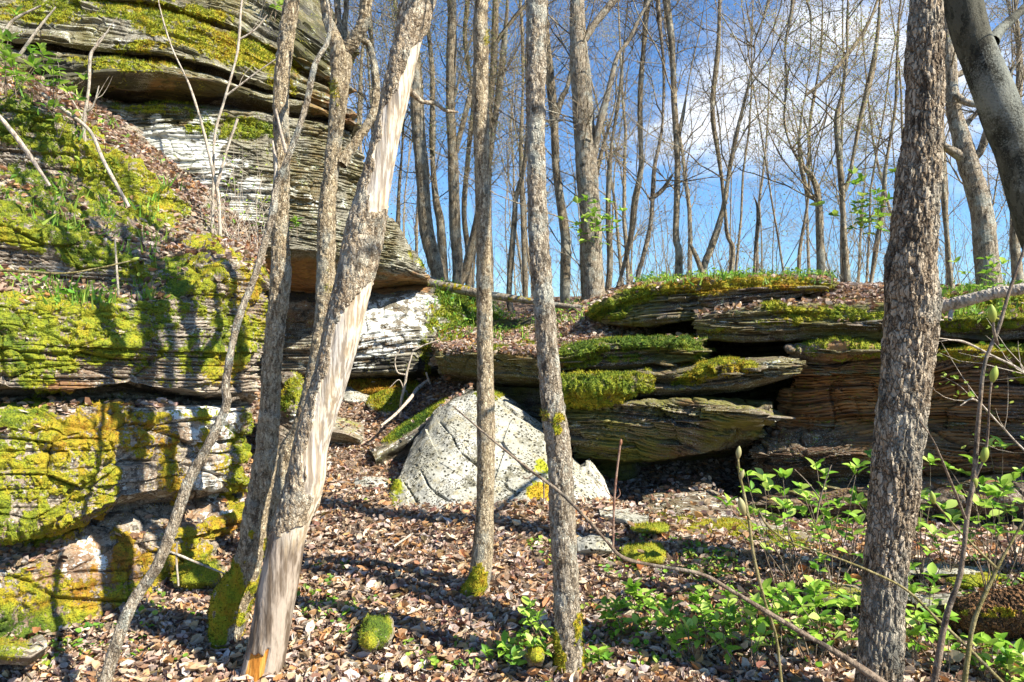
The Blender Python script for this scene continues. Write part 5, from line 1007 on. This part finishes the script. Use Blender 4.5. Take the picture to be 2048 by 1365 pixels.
mid_tree('gnarled many limbed tree behind the furrowed tree at right', [(1980,600,7.6,52),(1972,520,7.6,48),(1965,440,7.6,46),(1955,390,7.6,44),(1937,330,7.6,42),(1923,275,7.6,38),(1908,220,7.6,33),(1901,150,7.6,28),(1895,80,7.6,24),(1890,0,7.6,24)], 'bark_grey', limbs=[[(1925,315,7.6,22),(1905,303,7.55,20),(1886,290,7.5,16),(1872,270,7.5,12)],[(1945,320,7.6,20),(1962,300,7.55,18),(1975,260,7.5,16),(1980,230,7.5,14),(1995,190,7.45,12),(2020,150,7.4,9),(2048,100,7.4,7)],[(1922,262,7.6,18),(1940,240,7.6,16),(1960,215,7.6,14),(1955,180,7.6,10),(1945,150,7.6,8)],[(1910,190,7.5,8),(1932,205,7.45,9),(1952,210,7.4,7),(1966,212,7.4,5)],[(1900,155,7.6,12),(1925,145,7.6,10),(1950,120,7.6,8),(1980,100,7.6,6)]], n=22, seed=18, tl=(.6, 1.6))
mid_tree('thin forked sapling at the left of the big forked tree, low on the plateau', [(1226,600,10,10),(1240,560,10,9),(1262,470,10,9),(1270,400,10,8),(1282,330,10,7),(1280,200,10,6),(1290,60,10,5),(1292,0,10,5)], n=20, seed=19)
mid_tree('slim tree between the thin leaning stem and the broken snag', [(1462,560,10,11),(1466,500,10,10),(1455,470,10,9),(1450,420,10,8),(1440,330,10,8),(1425,220,10,7),(1436,100,10,6),(1440,0,10,5)], n=24, seed=20)
mid_tree('faint stem rising between the crooked tree and the snag', [(1598,560,11,12),(1600,500,11,11),(1612,430,11,10),(1618,370,11,9),(1620,250,11,8),(1640,120,11,6),(1645,0,11,5)], n=24, seed=21, leafy=.4)
mid_tree('thin tree with spreading twigs left of the furrowed tree', [(1740,580,9.6,12),(1752,500,9.6,11),(1765,420,9.6,10),(1772,330,9.6,9),(1790,220,9.6,8),(1795,100,9.6,7),(1802,0,9.6,6)], n=26, seed=22, leafy=.35)
mid_tree('pale thin stem seen between the leaning dead trunk and the grey trunk', [(790,560,12,14),(795,470,12,12),(798,380,12,10),(805,290,12,9),(806,200,12,8),(800,90,12,8),(790,0,12,7)], n=22, seed=23, leafy=.5)
mid_tree('brown stem just right of the leaning dead trunk near the top', [(742,420,12,14),(752,330,12,14),(748,200,12,12),(744,100,12,11),(738,0,12,10)], n=20, seed=24, leafy=.4)
mid_tree('light stem left of the slim tree with the curved foot, low fork', [(934,610,12.5,16),(938,520,12.5,15),(928,430,12.5,13),(935,320,12.5,11),(945,200,12.5,10),(930,80,12.5,9),(935,0,12.5,8)], n=22, seed=25, leafy=.6)
mid_tree('grey stem close to the right side of the gnarled tree', [(2040,600,9,22),(2030,480,9,18),(2038,380,9,15),(2032,260,9,12),(2040,140,9,10),(2030,0,9,9)], n=24, seed=26)
mid_tree('thin dark stem just right of the furrowed tree', [(1905,590,9,12),(1898,520,9,11),(1890,420,9,10),(1885,330,9,9),(1880,200,9,8)], n=16, seed=27)
mid_tree('thin stem right of the big forked tree with many fine twigs', [(1214,600,11,12),(1220,520,11,11),(1216,420,11,10),(1222,300,11,9),(1240,180,11,8),(1250,60,11,7),(1255,0,11,6)], n=24, seed=28, leafy=.3)
# twiggy far wood
fr = np.random.RandomState(99); out = []; tips = []
for k in range(60):
    Y_ = fr.uniform(13, 34); x_ = fr.uniform(-.36, .80) * Y_; z0 = float(G(x_, Y_, False)) - .2; h = fr.uniform(7, 13); r = fr.uniform(.022, .055) * (1 if fr.rand() < .9 else 1.8)
    pts = [np.array([x_, Y_, z0])]; d = np.array([fr.normal(0, .06), fr.normal(0, .06), 1.0]); n = 12
    for q in range(n): d = d + np.array([fr.normal(0, .05), fr.normal(0, .05), .05]); d /= np.linalg.norm(d); pts.append(pts[-1] + d * h / n)
    pts = np.array(pts); rad = r * np.linspace(1, .2, n + 1); out.append((pts, rad)); lv = 2
    for _ in range(13):
        kk = fr.randint(2, n); spawn(out, pts, rad, kk, fr, lv, (.9, 2.6), tips if fr.rand() < .5 else None, .016)
for k in range(150):
    Y_ = fr.uniform(10.5, 24); x_ = fr.uniform(-.30, .78) * Y_; z0 = float(G(x_, Y_, False)); b_ = np.array([x_, Y_, z0])
    for q in range(fr.randint(2, 5)):
        d = np.array([fr.normal(0, .4), fr.normal(0, .4), 1.0]); d /= np.linalg.norm(d); grow(out, b_, d, fr.uniform(.9, 2.6), .008, fr, 1, .04, .12, (3, 6), tips=tips if fr.rand() < .4 else None)
V, Fc = polys_mesh(out); o = link_mesh('distant_woods', V, Fc, M['bark_far'], smooth=True); tag(o, 'mass of thin bare trees and twigs far behind the ledges', 'woods', kind='stuff')
tp = np.array(tips); tp = tp[fr.uniform(0, 1, len(tp)) < .4]; Q = np.repeat(tp, 6, 0) + fr.normal(0, .12, (len(tp) * 6, 3))
V, Fc, c = leaves_mesh(Q, .034, .8, fr, [(.40,.38,.14),(.46,.36,.18),(.48,.32,.18),(.32,.38,.12)], aspect=.6); a = Acc(); a.add(V, Fc, c); o = a.build('spring_buds', M['green'])
tag(o, 'haze of pale opening buds on the far twigs', 'buds', kind='stuff')

polys = []
for xs_, ys_, r_ in TWIGS: polys.append((np.stack([xs_, ys_, G(xs_, ys_) + .022], -1), np.full(len(xs_), r_) * np.linspace(1, .5, len(xs_))))
V, Fc = polys_mesh(polys, (4, 4, 4)); tag(link_mesh('twig_litter', V, Fc, M['twig_pale'], smooth=True), 'fine broken twigs strewn through the leaf litter', 'twigs', kind='stuff')
# ------------------------------------------------------------------ stems, sticks, logs
def to_ground(px, py): p = hit(px, py); return p
def stem(name, label, cat, pts, mat='twig', subs=(), buds=(), budcol=(.42, .52, .10), leaves=0, seed=0, twigs=0, leafsize=.03):
    """pts (px,py,Y,width px); subs: further polylines as branch parts; buds: (px,py,Y,len px,angle deg)"""
    e = empty(name, W(*pts[0][:3]), label, cat); R_ = np.random.RandomState(seed + 900)
    o, Cn, rad = trunk('stem', pts, M[mat], e, 'tan', 4.0, seed=seed)
    ends = [(Cn, rad)]
    for k, s_ in enumerate(subs): _, c2, r2 = trunk('branch', s_, M[mat], e, 'tan', 4.0, seed=seed + k + 1); ends.append((c2, r2))
    out = []; tips = []
    for _ in range(twigs):
        c2, r2 = ends[R_.randint(len(ends))]; k = R_.randint(len(c2) // 4, len(c2) - 1); T = c2[k] - c2[k - 1]; T /= np.linalg.norm(T) + 1e-9
        d = T + R_.normal(0, .6, 3); d /= np.linalg.norm(d); grow(out, c2[k], d, R_.uniform(.12, .35), max(r2[k] * .5, .0012), R_, 0, tips=tips)
    if out: branches('twigs', out, M[mat], e, 'stuff')
    for (bx, by, bY, ln, an) in buds:
        L_ = ln / F * bY; a = math.radians(an); dx, dz = math.sin(a), math.cos(a); c = W(bx, by, bY); n = 9; t = np.linspace(0, 1, n)
        Cb = c + np.stack([dx * t * L_, 0 * t, dz * t * L_], -1); rb = L_ * .20 * np.sin(np.clip(t * .93 + .07, 0, 1) * math.pi) ** .8 + L_ * .02
        V, _, _ = tube_grid(Cb, rb, 10); col = np.array(budcol) * (1 - .35 * (1 - t))[:, None] + np.array([.18, .05, .02]) * (.45 * (1 - t))[:, None]
        link_mesh('bud', V.reshape(-1, 3), tube_faces(n, 10), M['green'], cols=dict(col=np.repeat(col, 10, 0)), parent=e, smooth=True)
    if leaves:
        if tips: Q = np.array(tips)[R_.randint(0, len(tips), leaves)]
        else: c2, _ = ends[0]; Q = c2[R_.randint(len(c2) // 3, len(c2), leaves)]
        Q = Q + R_.normal(0, .02, Q.shape); V, Fc, c = leaves_mesh(Q, leafsize, .7, R_, [(.30,.42,.06),(.40,.50,.10),(.20,.34,.04)], aspect=.6); a = Acc(); a.add(V, Fc, c); a.build('young_leaves', M['green'], parent=e)
    return e
# thin stems against the left rocks
stem('thin_sapling', 'long thin pale stem curving up across the cliff, left one of the crossing pair', 'sapling', [(440,470,6.3,7),(437,396,6.3,6),(427,348,6.3,6),(406,258,6.3,5),(379,172,6.3,5),(344,96,6.3,4),(320,17,6.3,3),(316,-20,6.3,3)], 'twig_pale', seed=1)
stem('thin_sapling', 'thin pale stem with a side twig, right one of the crossing pair on the cliff', 'sapling', [(424,475,6.4,6),(427,362,6.4,6),(430,269,6.4,5),(451,193,6.4,5),(475,103,6.4,5),(482,17,6.4,4),(488,-20,6.4,3)], 'twig_pale', subs=[[(451,193,6.4,4),(510,148,6.4,3),(556,116,6.4,2)],[(478,80,6.4,4),(510,60,6.4,3),(535,30,6.4,2)]], seed=2, twigs=3)
stem('broken_stick', 'short straight pale broken stem below the crossing pair', 'stick', [(434,372,6.25,7),(451,310,6.25,6),(475,238,6.25,5)], 'twig_pale', seed=3)
stem('dead_sapling', 'bare kinked sapling standing above the upper moss ledge', 'sapling', [(169,285,5.8,8),(169,241,5.8,8),(178,172,5.8,7),(181,112,5.8,7),(200,85,5.8,4),(217,62,5.8,3)], 'twig_pale', subs=[[(169,226,5.8,4),(186,213,5.8,4),(198,172,5.8,2)],[(169,241,5.8,4),(150,210,5.8,3),(128,170,5.8,2)]], seed=4, twigs=4)
stem('fallen_sapling', 'thin fallen stem lying down the slope over the upper moss ledge', 'stick', [(85,188,5.7,6),(130,222,5.62,7),(179,262,5.6,7),(207,322,5.55,7),(234,372,5.5,7),(258,415,5.5,6)], 'twig_pale', seed=5)
stem('fallen_stick', 'straight pale stick leaning on the upper moss ledge at the left edge', 'stick', [(-10,222,4.9,7),(41,286,4.9,8),(100,372,4.95,6)], 'twig_pale', seed=6)
stem('bent_stick', 'bent pale stem arching in at the top left corner', 'stick', [(-10,95,5.2,7),(12,60,5.2,7),(31,38,5.2,6),(82,12,5.2,4)], 'twig_pale', seed=7)
stem('thin_sapling', 'thin pale stem leaning right behind the leafy shrub in the top left corner', 'sapling', [(40,110,5.4,6),(76,59,5.4,5),(112,14,5.4,3)], 'twig_pale', seed=8)
stem('dry_sapling', 'thin white upright stem on the mossy terrace at left', 'sapling', [(238,612,4.75,4),(235,560,4.75,4),(230,480,4.75,3)], 'twig_pale', seed=9)
stem('twig', 'thin brown twig reaching in from the left edge over the terrace', 'twig', [(-20,540,3.3,5),(60,544,3.3,5),(130,547,3.3,4),(200,536,3.35,4),(262,522,3.4,3)], 'twig_olive', seed=10, buds=[(262,522,3.4,18,70)])
# foreground twigs at right
stem('bare_sapling', 'dark upright bare sapling with swelling green buds at the right', 'sapling', [(1850,1420,1.9,13),(1868,1365,1.9,12),(1892,1237,1.9,12),(1921,1146,1.9,11),(1935,1029,1.9,10),(1948,950,1.9,10),(1959,818,1.9,8),(1970,726,1.9,7),(1996,660,1.9,7),(2020,580,1.9,6),(2048,500,1.9,6),(2075,420,1.9,5)], 'twig',
     subs=[[(1935,1029,1.9,8),(1950,960,1.9,6),(1972,900,1.88,5),(1980,790,1.86,4),(1984,760,1.86,4)],[(1996,690,1.9,5),(1988,665,1.88,6),(1986,640,1.87,5)],[(1932,1040,1.9,6),(1900,960,1.85,5),(1868,885,1.8,4),(1840,842,1.78,2)]],
     buds=[(1986,645,1.87,36,-5),(1984,765,1.86,34,14),(1966,925,1.88,34,12),(1951,976,1.9,28,-10),(1868,1008,1.84,26,-12)], seed=11)
stem('bare_sapling', 'pale thin sapling leaning in from the right edge below the budding one', 'sapling', [(1925,1400,2.0,10),(1935,1321,2.0,9),(1950,1237,2.0,9),(1994,1138,2.0,8),(2020,1090,2.0,7),(2050,1040,2.0,7),(2100,980,2.0,5)], 'twig_olive', subs=[[(1994,1138,2.0,6),(1921,1065,1.95,4),(1870,1005,1.9,3)]], seed=12)
stem('budding_shoot', 'upright thin shoot with a pale bud at its tip in front of the dark ledge', 'shoot', [(1570,1420,2.3,8),(1563,1365,2.3,7),(1552,1273,2.3,7),(1530,1204,2.3,7),(1508,1116,2.3,7),(1497,1036,2.3,7),(1485,975,2.3,6),(1479,948,2.3,6),(1476,915,2.3,5)], 'twig_olive', subs=[[(1500,1040,2.3,4),(1488,1020,2.28,4)]], buds=[(1476,918,2.3,26,6),(1480,960,2.29,22,20),(1488,1030,2.28,36,-14)], budcol=(.48, .46, .22), seed=13)
stem('reddish_shoot', 'thin reddish shoot with a forked base beside the pale boulder', 'shoot', [(1226,1100,3.4,5),(1228,1012,3.4,5),(1233,950,3.4,5),(1241,885,3.4,4)], 'twig_red', subs=[[(1229,1000,3.4,3),(1215,985,3.4,2),(1208,970,3.4,2)],[(1230,1000,3.4,3),(1240,990,3.4,2),(1238,978,3.4,2)]], buds=[(1241,892,3.4,14,6)], budcol=(.40, .20, .12), seed=14)
stem('long_twig', 'long bare twig sagging diagonally across the foreground to the lower right', 'twig', [(905,812,1.75,3),(985,880,1.75,4),(1062,942,1.75,5),(1120,985,1.75,6),(1180,1045,1.75,6),(1215,1085,1.75,6),(1245,1115,1.75,8),(1300,1130,1.75,7),(1400,1148,1.75,8),(1460,1180,1.75,8),(1540,1228,1.75,9),(1620,1275,1.75,11),(1700,1322,1.75,13),(1790,1385,1.75,15),(1900,1470,1.75,17)], 'twig', subs=[[(1070,948,1.75,3),(1052,958,1.74,3),(1046,952,1.74,2)],[(1062,942,1.75,3),(1085,960,1.74,2),(1088,1000,1.73,2)]], seed=15)
stem('tan_twig', 'thin tan twig slanting down past the furrowed trunk', 'twig', [(1518,1022,2.1,3),(1537,1054,2.1,4),(1585,1087,2.1,4),(1665,1113,2.1,4),(1738,1142,2.1,5),(1811,1179,2.1,5),(1873,1237,2.1,5),(1930,1290,2.1,6),(2000,1360,2.1,6),(2060,1420,2.1,6)], 'twig_olive', seed=16)
stem('side_shoot', 'thin dark shoot forking upward before the ledge, left of the furrowed trunk', 'shoot', [(1632,1045,3.4,4),(1640,1000,3.4,4),(1652,960,3.4,3),(1663,930,3.4,2)], 'twig', subs=[[(1640,997,3.4,3),(1615,965,3.4,2),(1588,938,3.4,2)]], seed=17)
stem('leafing_twig', 'slanting twig with tiny opening leaves over the ledge at right', 'twig', [(2100,800,2.9,6),(2048,745,2.9,5),(1985,712,2.9,4),(1930,685,2.9,4),(1895,680,2.9,2)], 'twig_pale', twigs=10, leaves=34, seed=18, leafsize=.022)
stem('leafing_twig', 'lower slanting twig with tiny opening leaves at the right edge', 'twig', [(2110,950,2.9,6),(2048,900,2.9,5),(2000,850,2.9,4),(1950,800,2.9,4),(1920,812,2.9,2)], 'twig_pale', twigs=8, leaves=26, seed=19, leafsize=.022)
stem('crooked_twig', 'white crooked dead twig standing in the gully below the lit cave wall', 'twig', [(801,835,7.6,6),(803,800,7.6,6),(808,780,7.6,6),(812,755,7.6,5),(815,740,7.6,5),(826,702,7.6,4)], 'twig_pale', subs=[[(826,702,7.6,4),(850,690,7.6,3),(880,680,7.6,2)],[(812,750,7.6,4),(795,745,7.6,3),(790,720,7.6,3),(800,700,7.6,2)],[(808,780,7.6,3),(798,760,7.6,2),(780,775,7.6,2)]], seed=20)
stem('fallen_branch', 'pale thin fallen branch sloping through the gully leaves', 'branch', [(855,762,7.9,6),(835,778,7.7,7),(820,798,7.4,7),(790,830,7.1,6),(762,852,6.9,5)], 'twig_pale', subs=[[(860,768,7.8,5),(852,745,7.8,4)]], seed=21)
# sticks on the ground
def stick(label, pts, mat='twig', dz=.012, name='fallen_stick', subs=()):
    def gp(p):
        g = hit(p[0], p[1]); return g
    def conv(q, lift=dz):
        out = []
        for (x_, y_, w_) in q:
            g = gp((x_, y_)); Y_ = float(g[1]); out.append((x_, y_, Y_ - .03, w_))
        return out
    base = W(*conv(pts)[0][:3]); e = empty(name, base, label, 'stick'); trunk('stem', conv(pts), M[mat], e, 'tan', 4.0, seed=len(label))
    for s_ in subs: trunk('branch', conv(s_), M[mat], e, 'tan', 4.0, seed=3 + len(label))
    return e
stick('brown bent stick on the leaves between the dead trunk and the curved foot tree', [(736,1118,5),(775,1130,9),(806,1140,9),(842,1160,6)], 'twig')
stick('short pale stick upslope of the brown bent stick', [(787,1094,5),(810,1078,5),(833,1062,4)], 'twig_pale')
stick('thin pale stick pointing to the foot of the curved foot tree', [(775,1212,4),(830,1182,5),(874,1157,4)], 'twig_pale')
stick('crooked grey fallen branch arching by the base of the curved sapling', [(255,1256,6),(290,1244,9),(316,1238,10),(345,1258,10),(372,1290,8)], 'twig', subs=[[(345,1258,6),(356,1240,5),(372,1232,3)]])
stick('straight thin stick left of the crooked grey branch', [(186,1248,4),(215,1252,5),(246,1256,4)], 'twig')
stick('pale stick with a bend at the mossy foot of the leftmost slim tree', [(426,1238,7),(405,1270,7),(392,1298,7),(384,1322,6)], 'twig_pale')
stick('splintered brown stick beside the round mossy stone', [(655,1288,8),(688,1312,12),(720,1342,9)], 'dead')
stick('short thick brown stick near the foot of the dead trunk', [(588,1238,9),(605,1250,11),(622,1262,8)], 'dead')
stick('dark forked stick at the bottom edge left of the dead trunk', [(300,1290,8),(345,1310,12),(390,1345,13),(420,1390,13)], 'twig', subs=[[(345,1310,8),(380,1300,6),(410,1308,4)]])
stick('long thin pale twig on the leaves left of the slim curved foot', [(855,1150,4),(900,1160,4),(930,1148,5)], 'twig')
stick('straight brown stick on the leaves above the grey slim tree foot', [(985,1160,4),(1020,1178,5),(1060,1200,4)], 'twig')
stick('pale bleached branch lying behind the furrowed trunk at right', [(1860,1166,7),(1930,1152,9),(1975,1158,9),(2020,1172,7)], 'twig_pale', subs=[[(1930,1152,6),(1950,1180,5),(1962,1200,4)]])
stick('thin grey twig on the leaves below the tan stone', [(1000,1030,3),(1050,1034,4),(1090,1046,3)], 'twig_pale')
stick('pale forked twig on the leaves at the right edge', [(1990,1225,4),(2020,1212,5),(2060,1205,5)], 'twig_pale')
stick('slim stick lying on the leaves at the bottom centre', [(900,1300,4),(940,1325,5),(985,1340,4)], 'twig')
stem('propped_stick', 'thin pale stick propped against the foot of the left outcrop', 'stick', [(300,1090,4.45,3),(340,1104,4.4,5),(400,1128,4.4,5),(462,1153,4.45,4)], 'twig_pale', subs=[[(354,1085,4.4,3),(353,1120,4.4,4),(357,1172,4.4,4)]], seed=40)
# logs
e = empty('fallen_log', W(1000, 595, 8.9), 'mossy fallen pole lying across the gap between cliff tip and ledge', 'log')
trunk('trunk', [(838,562,9.4,16),(900,575,9.2,17),(965,588,9.0,17),(1050,601,8.7,16),(1100,609,8.5,15),(1165,617,8.3,14),(1200,622,8.2,10)], M['bark_grey'], e, 'far', 3, extra=[(930,575,90,6,.9),(1060,596,70,6,.9)], seed=50)
trunk('branch', [(1160,616,8.3,6),(1200,600,8.3,5),(1260,575,8.3,3)], M['twig_pale'], e, 'tan', 3, seed=51)
e = empty('fallen_branch', W(1960, 600, 5.0), 'bleached fallen branch resting on the ledge right of the furrowed trunk', 'branch')
trunk('trunk', [(1862,622,5.2,28),(1890,612,5.1,26),(1930,602,5.0,24),(1985,588,4.9,22),(2048,578,4.8,24),(2150,560,4.7,24)], M['twig_pale'], e, 'flaky', 3, seed=52)
trunk('branch', [(1904,610,5.1,9),(1902,625,5.05,8),(1900,640,5.0,6)], M['twig_pale'], e, 'tan', 3, seed=53)
p = hit(1960, 1275); e = empty('rotten_log', p, 'dark rotting log with crumbling orange wood at the lower right edge', 'log')
trunk('trunk', [(1908,1240,p[1] + .1,30),(1925,1236,p[1] + .06,76),(1960,1232,p[1] - .02,92),(2010,1228,p[1] - .06,100),(2060,1222,p[1] - .1,104),(2140,1218,p[1] - .15,110)], M['rotten'], e, 'furrow', 3, seed=54, extra=[(1990,1225,80,12,.7)])

# ------------------------------------------------------------------ leafy shrubs, each leaf a part
def leaf_mesh(name, L_, Wd, fold, bend, col):
    us = [0, .12, .3, .5, .7, .87, 1]; wd = [.02, .42, .82, 1, .82, .42, .02]; V = []
    for u, q in zip(us, wd):
        for s_ in (-1, 0, 1): V.append((s_ * q * Wd * .5, u * L_, (abs(s_) * q * fold - bend * u * u) * L_))
    V = np.array(V); Fq = []
    for k in range(6):
        for s_ in (0, 1): Fq.append((k * 3 + s_, k * 3 + s_ + 1, (k + 1) * 3 + s_ + 1, (k + 1) * 3 + s_))
    o = link_mesh(name, V, np.array(Fq), M['green'], cols=dict(col=np.tile(col, (len(V), 1)) * (1 + .0 * V[:, :1])), smooth=True); me = o.data; bpy.data.objects.remove(o); return me
LM = [leaf_mesh('leaf', 1.0, .46 + .08 * (k % 3), .10 + .05 * (k % 2), [.12, .3, .02, .22, .4][k % 5], c) for k, c in enumerate([(.18,.38,.03),(.28,.48,.05),(.40,.58,.09),(.12,.28,.03),(.34,.54,.06),(.48,.62,.14),(.24,.46,.04)])]
def put_leaf(e, p, d, size, R_, nm='leaf'):
    d = d / (np.linalg.norm(d) + 1e-9); up = np.array([R_.normal(0, .3), R_.normal(0, .3), 1.0]); x_ = np.cross(d, up); x_ /= np.linalg.norm(x_) + 1e-9; z_ = np.cross(x_, d)
    m = Matrix(((x_[0], d[0], z_[0], p[0]), (x_[1], d[1], z_[1], p[1]), (x_[2], d[2], z_[2], p[2]), (0, 0, 0, 1))) @ Matrix.Scale(size, 4)
    o = bpy.data.objects.new(nm, LM[R_.randint(len(LM))]); C.objects.link(o); o.parent = e; o.matrix_local = Matrix.Translation(-e.location) @ m
def shrub(label, base, h, stems, seed, size=.06, whorls=2, per=5, spread=.35, name='leafy_shrub', lean=(0, 0), mat='twig'):
    R_ = np.random.RandomState(seed); e = empty(name, base, label, 'shrub'); polys = []
    for k in range(stems):
        d = np.array([R_.normal(0, spread) + lean[0], R_.normal(0, spread) + lean[1], 1.0]); d /= np.linalg.norm(d); hh = h * R_.uniform(.65, 1.15); n = 7; p = np.array(base, float) + [R_.normal(0, .02), R_.normal(0, .02), -.02]; pts = [p.copy()]
        for q in range(n): d = d + R_.normal(0, .10, 3) + [0, 0, .05]; d /= np.linalg.norm(d); p = p + d * hh / n; pts.append(p.copy())
        pts = np.array(pts); polys.append((pts, np.linspace(.0035, .0015, n + 1)))
        for wq in range(whorls):
            t = 1 - wq * R_.uniform(.18, .30); ip = min(int(t * n), n); c = pts[ip]
            nl = per if wq == 0 else max(2, per - 2)
            for a in range(nl):
                az = a * 2 * math.pi / nl + R_.uniform(-.4, .4); el = R_.uniform(-.1, .75) if wq else R_.uniform(.2, 1.1)
                put_leaf(e, c + R_.normal(0, .006, 3), np.array([math.cos(az) * math.cos(el), math.sin(az) * math.cos(el), math.sin(el)]), size * R_.uniform(.6, 1.15), R_)
    V, Fc = polys_mesh(polys, (5, 5, 4)); link_mesh('stem', V, Fc, M[mat], parent=e, smooth=True)
    return e
SH = [
 (1560,1200,.36,4,'leafy shrub between the budding shoot and the furrowed trunk, nearest the shoot'),
 (1612,1190,.42,5,'tall leafy shrub in front of the mossy slabs, midway between shoot and furrowed trunk'),
 (1665,1215,.36,4,'leafy shrub just left of the furrowed trunk, below its upper neighbours'),
 (1702,1150,.36,4,'leafy shrub touching the left side of the furrowed trunk in front of the ledge'),
 (1852,1190,.36,5,'leafy shrub close against the right side of the furrowed trunk'),
 (1900,1170,.30,3,'small leafy shrub behind the dark budding sapling'),
 (1985,1190,.38,5,'leafy shrub at the right below the fallen bleached branch'),
 (2032,1150,.36,5,'leafy shrub cut by the right edge at ledge foot height'),
 (1245,1285,.17,4,'low leafy shrub on the leaves right of the mossy footed grey tree'),
 (1292,1235,.13,4,'low leafy shrub below the tan stone, its leaves dark green'),
 (1325,1290,.16,4,'low leafy shrub under the bend of the long bare twig'),
 (1395,1345,.22,5,'leafy shrub at the bottom edge under the long bare twig'),
 (1440,1310,.22,4,'leafy shrub just left of the budding shoot base'),
 (1500,1355,.26,5,'leafy shrub at the bottom edge around the budding shoot'),
 (1560,1320,.26,5,'leafy shrub right of the budding shoot base'),
 (1625,1340,.26,5,'leafy shrub at the bottom edge under the thick end of the long twig'),
 (1690,1320,.26,5,'leafy shrub at the left foot of the furrowed trunk'),
 (1060,1345,.16,3,'low dark leafed shrub at the bottom left of the grey slim tree'),
 (1092,1290,.22,3,'leafy sprig close left of the grey slim tree foot'),
 (1015,1335,.10,3,'tiny leafy sprig left of the dark leafed shrub'),
 (1830,1335,.26,5,'leafy shrub at the right foot of the furrowed trunk'),
 (1895,1350,.20,4,'leafy shrub at the bottom edge below the rotten log end'),
 (1560,1262,.18,3,'low leafy shrub above the thick part of the long twig'),
 (1992,1372,.14,4,'leafy shrub in front of the rotten log'),
 (2040,1375,.14,4,'leafy shrub in the lower right corner'),
 (1478,1262,.16,3,'small leafy shrub left of the budding shoot, half way up'),
 (1640,1272,.26,4,'leafy shrub left of the furrowed trunk above the long twig'),
 (1850,1262,.24,4,'leafy shrub between the furrowed trunk and the rotten log'),
 (1382,1240,.10,2,'tiny leafy sprig beside the bright moss mat'),
 (1190,1345,.08,3,'tiny bright sprig at the bottom right of the grey slim tree')]
for k, (sx, sy, hh, st_, lab) in enumerate(SH): shrub(lab, hit(sx, sy), hh * (1.75 if k < 8 else 1.25), int(st_ * (2 if k < 8 else 1.6)), 40 + k, size=.07 if k < 8 else .062 if k not in (15, 16) else .07, lean=(-.1, 0))
shrub('bright leafy shrub in the top left corner below the arching stem', W(20, 190, 5.2), .52, 6, 90, size=.085, whorls=3, lean=(.2, 0))
shrub('bright leafy shrub against the dark cliff, right of the corner shrub', W(105, 215, 5.5), .50, 6, 91, size=.08, whorls=3, lean=(-.05, 0))
shrub('small leafy sprig on the upper moss ledge below the corner shrubs', W(115, 270, 5.5), .30, 3, 92, size=.07)
shrub('tiny yellow leafed sprig before the whitish rock face', W(215, 300, 5.7), .24, 2, 93, size=.05)
shrub('leafy sprig at the foot of the wide cliff right of the bush', W(585, 480, 7.0), .20, 3, 94, size=.07)
shrub('leafy sprig growing on the trunk of the big forked tree', W(1195, 500, 8.4), .55, 11, 95, size=.10, whorls=3)
shrub('leafy spray hanging left of the furrowed tree above the ledge', W(1755, 500, 7.8), .75, 13, 96, size=.10, whorls=3, lean=(-.3, 0))
shrub('leafy sapling before the gnarled tree at the right edge', W(1965, 600, 6.6), .42, 5, 97, size=.08, whorls=3)
shrub('leafy tuft at the top of the cliff beside the forked tree', W(545, 40, 8.2), .35, 5, 98, size=.10, whorls=2)
# bush of thin stems with small yellow green leaves
e = empty('twiggy_bush', W(480, 500, 6.3), 'twiggy bush with tiny yellow green leaves between outcrop and cliff', 'bush'); R_ = np.random.RandomState(5); out = []; tips = []
for k in range(26):
    b0 = W(480 + R_.uniform(-50, 50), 490 + R_.uniform(-10, 10), 6.35 + R_.normal(0, .1)); d = np.array([R_.normal(0, .5), R_.normal(0, .2), 1]); d /= np.linalg.norm(d); grow(out, b0, d, R_.uniform(.35, .85), .004, R_, 1, .03, .12, (1, 4), tips=tips)
branches('stems', out, M['twig_pale'], e, 'stuff'); tp = np.array(tips); Q = tp[R_.randint(0, len(tp), 110)] + R_.normal(0, .02, (110, 3))
for q in Q[:60]: put_leaf(e, q, R_.normal(0, 1, 3) + [0, 0, .5], R_.uniform(.03, .05), R_)
V, Fc, c = leaves_mesh(Q[60:], .035, .8, R_, [(.45,.48,.08),(.35,.44,.08)], aspect=.6); a = Acc(); a.add(V, Fc, c); a.build('young_leaves', M['green'], parent=e)
